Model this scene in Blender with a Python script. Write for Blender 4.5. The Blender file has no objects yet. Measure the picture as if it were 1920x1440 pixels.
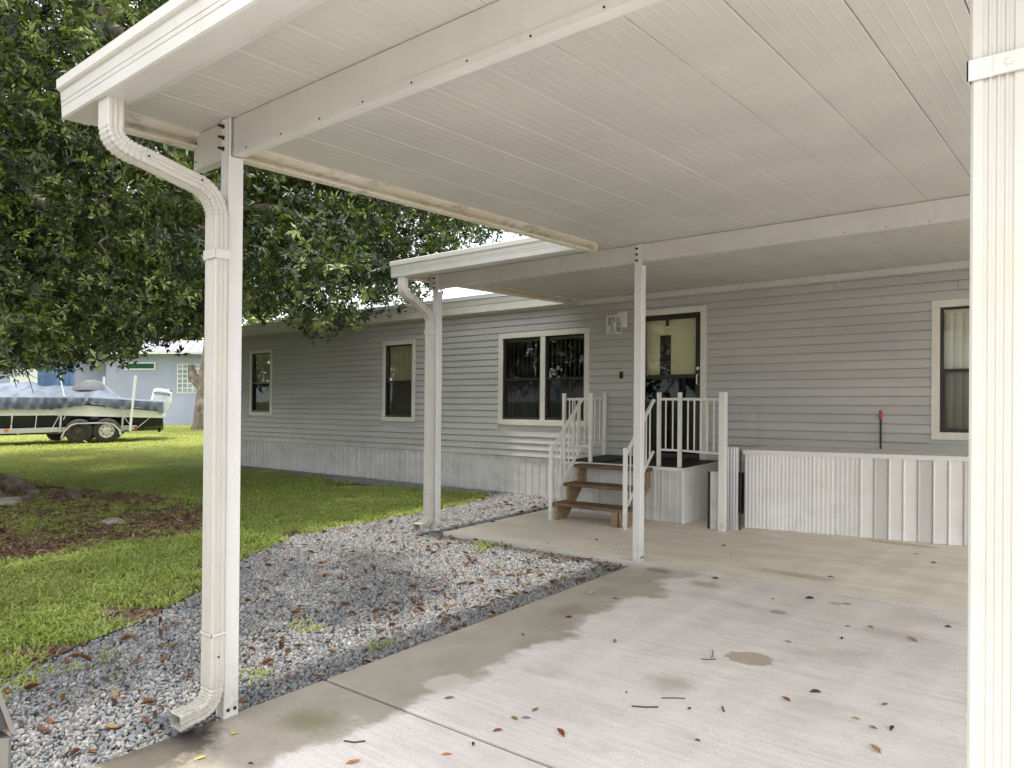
import bpy, bmesh, math, random
import numpy as np
from mathutils import Vector, Matrix, Euler
rnd = random.Random(7); npr = np.random.default_rng(5)
sc = bpy.context.scene
COL = sc.collection
# ------------------------------------------------------------------ camera
SX, SY = 0.018145, 0.009266          # the lot falls gently towards -x and -y
H = 1.6
R = np.array([[0.7744628, 0.0036653, -0.6326088], [0.6325688, 0.0081584, 0.7744612], [0.0079997, -0.99996, 0.0039998]])
cd = bpy.data.cameras.new('camera'); cam = bpy.data.objects.new('camera', cd); COL.objects.link(cam)
cd.sensor_width = 36.0; cd.lens = 1398/1920*36; cd.clip_start = 0.05; cd.clip_end = 3000
cr, cup, cbk = R[:, 0], -R[:, 1], -R[:, 2]
cam.matrix_world = Matrix(((cr[0], cup[0], cbk[0], 0), (cr[1], cup[1], cbk[1], 0), (cr[2], cup[2], cbk[2], H), (0, 0, 0, 1)))
sc.camera = cam
# ------------------------------------------------------------------ world, sun, exposure
SUN_EL, SUN_AZ = math.radians(83), math.radians(-100)     # azimuth measured from +x towards +y
w = bpy.data.worlds.new('World'); sc.world = w; w.use_nodes = True
nt = w.node_tree; nt.nodes.clear()
out = nt.nodes.new('ShaderNodeOutputWorld'); bg = nt.nodes.new('ShaderNodeBackground')
sky = nt.nodes.new('ShaderNodeTexSky'); sky.sky_type = 'NISHITA'; sky.sun_disc = False
sky.sun_elevation = SUN_EL; sky.sun_rotation = math.pi/2 - SUN_AZ; sky.air_density = 1.2; sky.dust_density = 3.0
tc = nt.nodes.new('ShaderNodeTexCoord'); nz = nt.nodes.new('ShaderNodeTexNoise'); nz.inputs['Scale'].default_value = 2.2; nz.inputs['Detail'].default_value = 6
rmp = nt.nodes.new('ShaderNodeMapRange'); rmp.inputs['From Min'].default_value = .34; rmp.inputs['From Max'].default_value = .56
rmp.inputs['To Min'].default_value = .45
mx = nt.nodes.new('ShaderNodeMix'); mx.data_type = 'RGBA'
nt.links.new(tc.outputs['Generated'], nz.inputs['Vector']); nt.links.new(nz.outputs['Fac'], rmp.inputs['Value'])
nt.links.new(rmp.outputs['Result'], mx.inputs['Factor']); nt.links.new(sky.outputs['Color'], mx.inputs['A'])
mx.inputs['B'].default_value = (8.6, 8.7, 8.9, 1)
nt.links.new(mx.outputs['Result'], bg.inputs['Color']); bg.inputs['Strength'].default_value = 0.12
nt.links.new(bg.outputs[0], out.inputs[0])
sd = bpy.data.lights.new('sun', 'SUN'); sd.energy = 1.7; sd.angle = math.radians(3); sd.color = (1, .95, .86)
so = bpy.data.objects.new('sun', sd); COL.objects.link(so); so.location = (-6, -6, 30)
sdir = Vector((math.cos(SUN_EL)*math.cos(SUN_AZ), math.cos(SUN_EL)*math.sin(SUN_AZ), math.sin(SUN_EL)))
so.rotation_euler = sdir.to_track_quat('Z', 'Y').to_euler()
sc.view_settings.view_transform = 'Standard'; sc.view_settings.look = 'None'
sc.view_settings.exposure = 1.6; sc.view_settings.gamma = 1.0; sc.view_settings.use_curve_mapping = False
sc.render.engine = 'CYCLES'
sc.cycles.max_bounces = 7; sc.cycles.diffuse_bounces = 4; sc.cycles.transparent_max_bounces = 12

# ------------------------------------------------------------------ material helpers
class NG:
    def __init__(s, name):
        s.m = bpy.data.materials.new(name); s.m.use_nodes = True; s.t = s.m.node_tree; s.t.nodes.clear()
        s.o = s.n('ShaderNodeOutputMaterial'); s.p = s.n('ShaderNodeBsdfPrincipled'); s.l(s.p.outputs[0], s.o.inputs[0])
    def n(s, ty, **k):
        x = s.t.nodes.new(ty)
        for a, b in k.items(): setattr(x, a, b)
        return x
    def l(s, a, b): s.t.links.new(a, b)
    def pos(s, sx=1, sy=1, sz=1, rot=(0, 0, 0), obj=False):
        g = s.n('ShaderNodeTexCoord').outputs['Object'] if obj else s.n('ShaderNodeNewGeometry').outputs['Position']
        m = s.n('ShaderNodeMapping'); m.inputs['Scale'].default_value = (sx, sy, sz); m.inputs['Rotation'].default_value = rot
        s.l(g, m.inputs['Vector']); return m.outputs[0]
    def noise(s, vec, scale, detail=4, rough=.55, dist=0):
        x = s.n('ShaderNodeTexNoise'); x.inputs['Scale'].default_value = scale; x.inputs['Detail'].default_value = detail
        x.inputs['Roughness'].default_value = rough; x.inputs['Distortion'].default_value = dist; s.l(vec, x.inputs['Vector']); return x.outputs['Fac']
    def rng(s, v, a, b, c=0, d=1):
        x = s.n('ShaderNodeMapRange'); x.interpolation_type = 'SMOOTHSTEP'
        for k, q in zip(('From Min', 'From Max', 'To Min', 'To Max'), (a, b, c, d)): x.inputs[k].default_value = q
        s.l(v, x.inputs['Value']); return x.outputs['Result']
    def mix(s, f, a, b, mode='MIX'):
        x = s.n('ShaderNodeMix'); x.data_type = 'RGBA'; x.blend_type = mode
        for i, q in (('Factor', f), ('A', a), ('B', b)):
            if isinstance(q, (int, float)): x.inputs[i].default_value = q
            elif isinstance(q, tuple): x.inputs[i].default_value = (*q, 1)
            else: s.l(q, x.inputs[i])
        return x.outputs['Result']
    def math(s, op, a, b=None):
        x = s.n('ShaderNodeMath', operation=op)
        for i, q in enumerate((a, b)):
            if q is None: continue
            if isinstance(q, (int, float)): x.inputs[i].default_value = q
            else: s.l(q, x.inputs[i])
        return x.outputs[0]
    def bump(s, h, st=.3, d=.01):
        x = s.n('ShaderNodeBump'); x.inputs['Strength'].default_value = st; x.inputs['Distance'].default_value = d
        s.l(h, x.inputs['Height']); s.l(x.outputs[0], s.p.inputs['Normal'])
    def col(s, c):
        if isinstance(c, tuple): s.p.inputs['Base Color'].default_value = (*c, 1)
        else: s.l(c, s.p.inputs['Base Color'])
    def rough(s, r):
        if isinstance(r, (int, float)): s.p.inputs['Roughness'].default_value = r
        else: s.l(r, s.p.inputs['Roughness'])

def simple(name, c, rough=.5, var=.12, scale=6, bump=0, bscale=60, metal=0, dirt=None, dirt_amt=.5, dscale=1.5, stretch=(1, 1, 1), spec=None, objrand=0, obj=False):
    g = NG(name); v = g.pos(*stretch, obj=obj)
    n1 = g.noise(v, scale, 5)
    dark = tuple(x*(1-var) for x in c); light = tuple(min(1, x*(1+var*.6)) for x in c)
    cc = g.mix(g.rng(n1, .3, .7), dark, light)
    if dirt:
        cc = g.mix(g.math('MULTIPLY', g.rng(g.noise(v, dscale, 7, .65), .5, .75), dirt_amt), cc, dirt)
    if objrand:
        oi = g.n('ShaderNodeObjectInfo').outputs['Random']
        cc = g.mix(1.0, cc, g.mix(oi, (1-objrand,)*3, (1+objrand*.3,)*3), 'MULTIPLY')
    if name in ('white_post_paint', 'cream_downspout_paint', 'white_painted_aluminium', 'white_rail_powdercoat', 'window_trim_paint'):
        st = g.rng(g.noise(g.pos(14, 14, .55), 1.2, 8, .75), .50, .82); cc = g.mix(g.math('MULTIPLY', st, .32), cc, (.42, .38, .30))
        z = g.n('ShaderNodeSeparateXYZ'); g.l(g.pos(), z.inputs[0])
        lo = g.math('MULTIPLY', g.rng(z.outputs['Z'], .30, -.06), g.rng(g.noise(g.pos(), 22, 6, .7), .35, .65)); cc = g.mix(g.math('MULTIPLY', lo, .6), cc, (.30, .27, .21))
        fl = g.rng(g.noise(g.pos(), 38, 2), .74, .78); cc = g.mix(g.math('MULTIPLY', fl, .5), cc, (.22, .19, .15))
    g.col(cc); g.rough(rough); g.p.inputs['Metallic'].default_value = metal
    if spec is not None: g.p.inputs['Specular IOR Level'].default_value = spec
    if bump: g.bump(g.noise(v, bscale, 4), bump, .004)
    return g.m

M = {}
M['white'] = simple('white_painted_aluminium', (.65, .645, .60), .38, .05, 3, 0, 250, dirt=(.58, .53, .42), dirt_amt=.3, dscale=2.2)
M['post'] = simple('white_post_paint', (.72, .72, .71), .4, .05, 3, 0, 200, dirt=(.5, .47, .4), dirt_amt=.25, dscale=3)
M['cream'] = simple('cream_downspout_paint', (.56, .545, .495), .35, .05, 3, 0, 160, dirt=(.6, .54, .42), dirt_amt=.4, dscale=4)
def ceilmat():
    g = NG('ceiling_panel_paint'); v = g.pos()
    base = g.mix(g.rng(g.noise(v, 1.3, 4), .3, .7), (.54, .53, .475), (.61, .60, .54))
    st = g.rng(g.noise(g.pos(9, .7, 9), 1.6, 6, .7), .45, .85)
    base = g.mix(g.math('MULTIPLY', st, .35), base, (.50, .47, .39))
    sp = g.rng(g.noise(v, 26, 2), .76, .79)
    base = g.mix(g.math('MULTIPLY', sp, .75), base, (.16, .14, .11))
    oi = g.n('ShaderNodeObjectInfo').outputs['Random']
    base = g.mix(1.0, base, g.mix(oi, (.95,)*3, (1.0,)*3), 'MULTIPLY')
    g.col(base); g.rough(.5); g.bump(g.noise(v, 220, 3), .12, .002); return g.m
M['ceil'] = ceilmat()
def stripmat():
    g = NG('mildewed_trim_paint'); v = g.pos()
    base = g.mix(g.rng(g.noise(v, 3, 4), .35, .7), (.70, .66, .50), (.77, .74, .64))
    md = g.rng(g.noise(g.pos(1, 1, 3), 5, 9, .75), .5, .72)
    base = g.mix(g.math('MULTIPLY', md, .75), base, (.15, .13, .07))
    g.col(base); g.rough(.5); return g.m
M['strip'] = stripmat()
def sidemat(name, a, b, streak=.35, gr=.3):
    g = NG(name); v = g.pos(.6, 1, 3)
    base = g.mix(g.rng(g.noise(v, 1.1, 5), .3, .7), a, b)
    st = g.rng(g.noise(g.pos(4, 4, .5), 1.2, 7, .7), .52, .85)
    base = g.mix(g.math('MULTIPLY', st, streak), base, (.26, .26, .25))
    z = g.n('ShaderNodeSeparateXYZ'); g.l(g.pos(), z.inputs[0])
    gm = g.math('MULTIPLY', g.rng(z.outputs['Z'], .9, .4), g.rng(g.noise(g.pos(), 5, 6), .4, .7))
    base = g.mix(g.math('MULTIPLY', gm, gr), base, (.30, .28, .23))
    oi = g.n('ShaderNodeObjectInfo').outputs['Random']
    base = g.mix(1.0, base, g.mix(oi, (.93,)*3, (1.0,)*3), 'MULTIPLY')
    g.col(base); g.rough(.45); g.bump(g.noise(g.pos(3, 3, 40), 12, 4), .1, .003); return g.m
M['siding'] = sidemat('vinyl_siding', (.50, .495, .485), (.57, .565, .545))
M['skirt'] = sidemat('vinyl_skirting', (.60, .59, .585), (.68, .67, .66))
M['skirtw'] = sidemat('white_skirting', (.82, .81, .78), (.88, .875, .86), .10, .12)
M['galv'] = simple('brushed_galvanised_sheet', (.60, .62, .64), .32, .2, 1.6, metal=.55, stretch=(1, 1, .15), dirt=(.3, .32, .33), dirt_amt=.6, dscale=1)
M['trim'] = simple('window_trim_paint', (.76, .74, .66), .4, .06, 4, dirt=(.5, .45, .36), dirt_amt=.3)
M['bronze'] = simple('dark_bronze_frame', (.022, .018, .014), .35, .2, 8)
M['blind'] = simple('vinyl_blind_vane', (.86, .80, .58), .5, .06, 6)
M['blindw'] = simple('white_blind_vane', (.80, .78, .72), .5, .06, 6)
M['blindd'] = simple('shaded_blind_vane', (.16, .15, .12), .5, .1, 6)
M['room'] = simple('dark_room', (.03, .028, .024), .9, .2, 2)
M['dark'] = simple('black_rubber_and_gap_shade', (.018, .018, .018), .6, .2, 20, .2, 80)
M['bolt'] = simple('rusty_bolt', (.05, .035, .028), .5, .4, 60, metal=.6)
M['rail'] = simple('white_rail_powdercoat', (.80, .79, .75), .35, .05, 5, dirt=(.5, .47, .38), dirt_amt=.3, dscale=5)
M['creamdoor'] = simple('cream_inner_door', (.86, .83, .60), .45, .06, 3, dirt=(.5, .47, .3), dirt_amt=.5, dscale=3)
M['orange'] = simple('amber_lens', (.8, .18, .02), .3, .1, 8)
M['red'] = simple('red_plastic', (.5, .03, .02), .35, .1, 8)
M['tyre'] = simple('tyre_rubber', (.035, .033, .03), .8, .3, 15, .3, 60, dirt=(.14, .11, .08), dirt_amt=.5)
M['rimw'] = simple('rusty_white_rim', (.72, .69, .62), .45, .1, 10, dirt=(.25, .12, .05), dirt_amt=.9, dscale=9)
M['rimd'] = simple('rusty_dark_rim', (.07, .05, .04), .6, .3, 10, dirt=(.2, .09, .05), dirt_amt=.8, dscale=9)
M['trailer'] = simple('weathered_galvanised_rail', (.62, .60, .55), .45, .12, 4, metal=.1, dirt=(.35, .28, .2), dirt_amt=.5, dscale=4)
M['hullw'] = simple('cream_gelcoat', (.80, .78, .71), .25, .05, 3)
M['hulld'] = simple('navy_gelcoat', (.008, .010, .022), .18, .1, 3)
M['canvas'] = simple('blue_boat_canvas', (.125, .155, .20), .75, .3, 2.2, .2, 40, dirt=(.22, .245, .28), dirt_amt=.6, dscale=1.2)
M['canvasd'] = simple('deep_blue_canvas', (.10, .18, .30), .75, .15, 2.2, .2, 40)
M['canvasg'] = simple('grey_canvas', (.10, .105, .115), .75, .2, 3)
M['engine'] = simple('pale_engine_cowl', (.72, .73, .72), .3, .06, 4, dirt=(.4, .42, .42), dirt_amt=.4, dscale=3)
M['letter'] = simple('dark_lettering', (.06, .06, .07), .4, .1, 5)
M['rope'] = simple('white_rope', (.7, .7, .68), .8, .1, 20)
M['nwall'] = simple('blue_grey_stucco', (.38, .41, .52), .85, .08, .5, .3, 40, dirt=(.5, .53, .60), dirt_amt=.5, dscale=.5)
M['nwhite'] = simple('white_stucco', (.78, .78, .76), .8, .05, .6)
M['nroof'] = simple('pale_metal_roof', (.30, .30, .33), .7, .08, .8, spec=.15)
M['ngreen'] = simple('green_glass', (.03, .11, .06), .15, .3, 2)
M['nblock'] = simple('glass_block', (.36, .42, .44), .12, .3, 3)
M['lampw'] = simple('white_lamp_metal', (.82, .81, .78), .35, .04, 6)
M['edging'] = simple('black_plastic_edging', (.02, .02, .02), .5, .2, 12)
M['carpaint'] = simple('grey_metallic_paint', (.16, .155, .145), .28, .08, 5, metal=.5)
M['rock'] = simple('lichen_rock', (.34, .31, .25), .9, .35, 9, .6, 30, dirt=(.5, .5, .42), dirt_amt=.7, dscale=7)
M['roof'] = simple('grey_shingle', (.30, .30, .30), .9, .3, 12, .4, 40)

def concrete():
    g = NG('worn_concrete'); v = g.pos(); xyz = g.n('ShaderNodeSeparateXYZ'); g.l(v, xyz.inputs[0]); X, Y = xyz.outputs['X'], xyz.outputs['Y']
    base = g.mix(g.rng(g.noise(v, .9, 6, .6), .3, .7), (.76, .70, .675), (.90, .84, .815))
    streak = g.rng(g.noise(g.pos(1.6, 34, 1, rot=(0, 0, .05)), 1.0, 9, .75), .35, .75)
    base = g.mix(g.math('MULTIPLY', streak, .5), base, (.44, .41, .40))
    wh = g.rng(g.noise(g.pos(.9, 2.0, 1), 1.7, 6, .65), .50, .68)
    base = g.mix(g.math('MULTIPLY', wh, .6), base, (.86, .815, .80))
    blot = g.rng(g.noise(g.pos(1, 1.7, 1), 1.25, 4, .5), .55, .72)
    base = g.mix(g.math('MULTIPLY', blot, .40), base, (.40, .36, .34))
    fine = g.noise(v, 140, 3, .7)
    base = g.mix(g.math('MULTIPLY', g.rng(fine, .42, .62), .3), base, (.38, .34, .31))
    pit = g.rng(g.noise(v, 55, 2, .5), .70, .76)
    base = g.mix(g.math('MULTIPLY', pit, .6), base, (.20, .17, .15))
    mott = g.rng(g.noise(v, 7, 7, .75), .5, .72)
    base = g.mix(g.math('MULTIPLY', mott, .28), base, (.46, .41, .385))
    # damp strip along the gravel side, with its own ragged shape
    wob = g.math('ADD', g.math('MULTIPLY', g.math('SUBTRACT', g.noise(v, 1.1, 4, .5), .5), 1.3), g.math('MULTIPLY', g.math('SUBTRACT', g.noise(v, 6, 8, .75), .5), .42))
    xx = g.math('ADD', X, wob)
    damp = g.rng(xx, -2.78, -2.92)
    yfade = g.math('MULTIPLY', g.rng(Y, 6.3, 5.7), g.rng(Y, -1, .5))
    damp = g.math('MULTIPLY', damp, yfade)
    dc = g.mix(g.rng(g.noise(v, 3, 5), .3, .7), (.325, .285, .225), (.42, .375, .31))
    dc = g.mix(g.math('MULTIPLY', g.rng(fine, .45, .6), .25), dc, (.2, .17, .13))
    base = g.mix(g.math('MULTIPLY', damp, .88), base, dc)
    back = g.math('MULTIPLY', g.rng(Y, 5.9, 6.6), g.rng(X, -1.6, -3.6))
    base = g.mix(g.math('MULTIPLY', g.rng(Y, 5.9, 6.4), .8), base, g.mix(g.rng(g.noise(g.pos(1, 3, 1), 1.5, 7, .7), .35, .65), (.74, .655, .53), (.90, .83, .70))); base = g.mix(g.math('MULTIPLY', back, .25), base, (.44, .39, .32))
    def spot(x, y, rx, ry, c, amt, soft=.35):
        nonlocal base
        cx = g.math('DIVIDE', g.math('SUBTRACT', X, x), rx); cy = g.math('DIVIDE', g.math('SUBTRACT', Y, y), ry)
        d = g.math('SQRT', g.math('ADD', g.math('MULTIPLY', cx, cx), g.math('MULTIPLY', cy, cy)))
        d = g.math('ADD', d, g.math('MULTIPLY', g.math('SUBTRACT', g.noise(v, 9, 7, .75), .5), 1.3))
        base = g.mix(g.math('MULTIPLY', g.rng(d, 1.0, 1-soft), amt), base, c)
    spot(-1.695, 4.31, .145, .12, (.36, .28, .20), .75, .15)
    spot(-3.14, 5.90, .17, .12, (.22, .19, .15), .75, .7)
    spot(-3.09, 4.45, .20, .24, (.24, .20, .15), .55, .8)
    spot(-1.877, 5.31, .07, .05, (.30, .30, .30), .8, .25)
    spot(-1.62, 5.78, .06, .04, (.32, .33, .33), .6, .25)
    spot(-2.6, 5.7, .22, .14, (.30, .26, .21), .6, .8)
    spot(-1.9, 3.68, .22, .2, (.42, .36, .31), .6, .9)
    spot(-1.75, 8.34, .45, .1, (.50, .37, .24), .7, .5)
    spot(-2.1, 6.45, .5, .13, (.36, .33, .27), .6, .8)
    spot(-3.05, 2.2, .24, .20, (.20, .19, .10), .7, .9)
    spot(-3.40, 1.62, .30, .36, (.03, .028, .025), .97, .45)
    spot(-3.2, 1.4, .45, .5, (.17, .145, .12), .6, .8)
    spot(-1.1, 5.3, .3, .16, (.46, .41, .40), .6, .9)
    spot(-2.86, 2.95, .12, .14, (.66, .60, .56), .7, .2)
    g.col(base)
    g.rough(g.rng(damp, 0, 1, .72, .5)); g.p.inputs['Specular IOR Level'].default_value = .3
    h = g.math('ADD', g.math('MULTIPLY', fine, .5), g.noise(g.pos(3, 60, 1), 1.5, 5, .6)); g.bump(h, .25, .004)
    return g.m
M['concrete'] = concrete()
M['joint'] = simple('joint_filler', (.045, .035, .028), .95, .5, 25, .5, 60, dirt=(.18, .13, .09), dirt_amt=.5, dscale=18)

def groundmat():
    g = NG('soil_and_turf'); v = g.pos()
    soil = g.mix(g.rng(g.noise(v, 9, 7, .7), .3, .7), (.075, .055, .038), (.16, .12, .085))
    green = g.mix(g.rng(g.noise(v, 5, 5), .3, .7), (.06, .085, .018), (.12, .15, .035))
    xyz = g.n('ShaderNodeSeparateXYZ'); g.l(v, xyz.inputs[0])
    far = g.rng(xyz.outputs['X'], -14, -22)
    g.col(g.mix(far, soil, green)); g.rough(.95); g.bump(g.noise(v, 30, 6, .7), .6, .02); return g.m
M['ground'] = groundmat()
M['mulchbed'] = simple('mulch_soil', (.13, .08, .055), .95, .5, 14, .8, 50, dirt=(.2, .14, .09), dirt_amt=.6, dscale=9)
M['gravelbed'] = simple('gravel_dust', (.10, .10, .10), .95, .4, 14, .8, 50)
def instmat(name, cols, rough=.8, bump=0, bscale=30, trans=0, pnoise=None):
    g = NG(name); oi = g.n('ShaderNodeObjectInfo').outputs['Random']
    r = g.n('ShaderNodeValToRGB'); r.color_ramp.interpolation = 'LINEAR'; e = r.color_ramp.elements
    for i, c in enumerate(cols):
        q = i/(len(cols)-1)
        if i < 2: x = e[i]; x.position = q
        else: x = e.new(q)
        x.color = (*c, 1)
    g.l(oi, r.inputs[0]); c = r.outputs[0]
    if pnoise: c = g.mix(g.math('MULTIPLY', g.rng(g.noise(g.pos(), pnoise[0], 4), .4, .62), pnoise[2]), c, pnoise[1])
    if bump:
        n = g.noise(g.pos(), bscale, 4); c = g.mix(.6, c, g.mix(g.rng(n, .3, .7), (.6,)*3, (1.15,)*3), 'MULTIPLY'); g.bump(n, bump, .006)
    g.col(c); g.rough(rough); g.p.inputs['Specular IOR Level'].default_value = .25
    if trans:
        t = g.n('ShaderNodeBsdfTranslucent'); g.l(c, t.inputs[0]); m = g.n('ShaderNodeMixShader'); m.inputs[0].default_value = trans
        g.l(g.p.outputs[0], m.inputs[1]); g.l(t.outputs[0], m.inputs[2]); g.l(m.outputs[0], g.o.inputs[0])
    return g.m
def stonemat():
    m = instmat('grey_crushed_stone', [(.13, .135, .145), (.19, .20, .215), (.25, .255, .265), (.17, .18, .195), (.31, .305, .295), (.23, .205, .185), (.40, .39, .375)], .8, .5, 60)
    t = m.node_tree; p = [n for n in t.nodes if n.type == 'BSDF_PRINCIPLED'][0]; src = p.inputs['Base Color'].links[0].from_socket
    ge = t.nodes.new('ShaderNodeNewGeometry'); sp = t.nodes.new('ShaderNodeSeparateXYZ'); mr = t.nodes.new('ShaderNodeMapRange'); mr.inputs['From Min'].default_value = 2.2; mr.inputs['From Max'].default_value = 5; mr.inputs['To Max'].default_value = .08
    mx_ = t.nodes.new('ShaderNodeMix'); mx_.data_type = 'RGBA'; mx_.inputs['B'].default_value = (.58, .555, .51, 1)
    t.links.new(ge.outputs['Position'], sp.inputs[0]); t.links.new(sp.outputs['Y'], mr.inputs['Value']); t.links.new(mr.outputs[0], mx_.inputs['Factor']); t.links.new(src, mx_.inputs['A']); t.links.new(mx_.outputs['Result'], p.inputs['Base Color']); return m
M['stone'] = stonemat()
M['grass'] = instmat('turf_blades', [(.27, .35, .07), (.35, .44, .10), (.43, .49, .16), (.31, .38, .08)], .55, trans=.35, pnoise=(.7, (.33, .36, .11), .6))
M['grassf'] = instmat('far_turf_blades', [(.34, .40, .08), (.41, .46, .11), (.46, .50, .14), (.37, .43, .09)], .55, trans=.35, pnoise=(.35, (.42, .43, .14), .6))
M['litter'] = instmat('dead_leaves', [(.07, .03, .016), (.15, .065, .03), (.20, .10, .045), (.11, .045, .025), (.24, .15, .06)], .6, trans=.1)
M['chips'] = instmat('bark_chips', [(.12, .06, .045), (.21, .12, .08), (.31, .22, .14), (.15, .09, .065), (.44, .34, .23)], .9)
def leafmat():
    g = NG('oak_leaves'); a = g.n('ShaderNodeAttribute', attribute_name='tint')
    r = g.n('ShaderNodeValToRGB'); e = r.color_ramp.elements
    e[0].position = 0; e[0].color = (.010, .020, .004, 1); e[1].position = 1; e[1].color = (.44, .50, .20, 1)
    x = e.new(.5); x.color = (.058, .085, .014, 1); x = e.new(.85); x.color = (.25, .31, .07, 1)
    g.l(a.outputs['Fac'], r.inputs[0]); c = r.outputs[0]
    g.col(c); g.rough(.38); g.p.inputs['Specular IOR Level'].default_value = .5
    t = g.n('ShaderNodeBsdfTranslucent'); g.l(g.mix(1.0, c, (1.2, 1.5, .6), 'MULTIPLY'), t.inputs[0]); m = g.n('ShaderNodeMixShader'); m.inputs[0].default_value = .16
    g.l(g.p.outputs[0], m.inputs[1]); g.l(t.outputs[0], m.inputs[2]); g.l(m.outputs[0], g.o.inputs[0]); return g.m
M['leaf'] = leafmat()
def barkmat():
    g = NG('oak_bark'); v = g.pos(1, 1, .35)
    n = g.noise(v, 14, 7, .7)
    g.col(g.mix(g.rng(g.noise(g.pos(), 3, 5), .5, .7), g.mix(g.rng(n, .3, .7), (.07, .05, .035), (.22, .17, .125)), (.27, .26, .20)))
    g.rough(.95); g.bump(n, .9, .04); return g.m
M['bark'] = barkmat()
def woodmat(name='weathered_treated_wood', a=(.075, .042, .022), b=(.235, .145, .078)):
    g = NG(name); n = g.noise(g.pos(1.5, 22, 22), 1.6, 7, .65, .8)
    g.col(g.mix(g.math('MULTIPLY', g.rng(g.noise(g.pos(), 2.5, 5), .5, .75), .55), g.mix(g.rng(n, .3, .7), a, b), (.09, .055, .03)))
    g.rough(.75); g.bump(n, .4, .006); return g.m
M['wood'] = woodmat()
M['woodl'] = woodmat('cut_treated_wood', (.19, .125, .065), (.38, .28, .17))
def glass(name, tr=.82, tint=(1, 1, 1)):
    g = NG(name); t = g.n('ShaderNodeBsdfTransparent'); t.inputs[0].default_value = (*tint, 1)
    gl = g.n('ShaderNodeBsdfGlossy'); gl.inputs['Roughness'].default_value = .02; gl.inputs[0].default_value = (.9, .95, 1, 1)
    f = g.n('ShaderNodeFresnel'); f.inputs[0].default_value = 1.5
    m = g.n('ShaderNodeMixShader'); g.l(g.math('MULTIPLY', f.outputs[0], .4), m.inputs[0]); g.l(t.outputs[0], m.inputs[1]); g.l(gl.outputs[0], m.inputs[2])
    g.l(m.outputs[0], g.o.inputs[0]); return g.m
M['glass'] = glass('window_glass', tint=(.95, .96, .92))
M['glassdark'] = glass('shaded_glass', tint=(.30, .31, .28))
def screen(name, tint):
    g = NG(name); t = g.n('ShaderNodeBsdfTransparent'); d = g.n('ShaderNodeBsdfDiffuse'); d.inputs[0].default_value = (.03, .03, .03, 1)
    m = g.n('ShaderNodeMixShader'); m.inputs[0].default_value = tint; g.l(t.outputs[0], m.inputs[1]); g.l(d.outputs[0], m.inputs[2]); g.l(m.outputs[0], g.o.inputs[0]); return g.m
M['screen'] = screen('insect_screen', .62)
M['screenl'] = screen('light_insect_screen', .42)
def perfmat():
    g = NG('perforated_vent_vinyl'); v = g.pos()
    xyz = g.n('ShaderNodeSeparateXYZ'); g.l(v, xyz.inputs[0])
    a = g.math('SINE', g.math('MULTIPLY', xyz.outputs['X'], 2*math.pi/.013)); b = g.math('SINE', g.math('MULTIPLY', xyz.outputs['Z'], 2*math.pi/.013))
    g.col(g.mix(g.rng(g.math('MULTIPLY', a, b), .35, .6), (.74, .72, .69), (.16, .15, .14))); g.rough(.5); return g.m
M['perf'] = perfmat()

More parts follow.
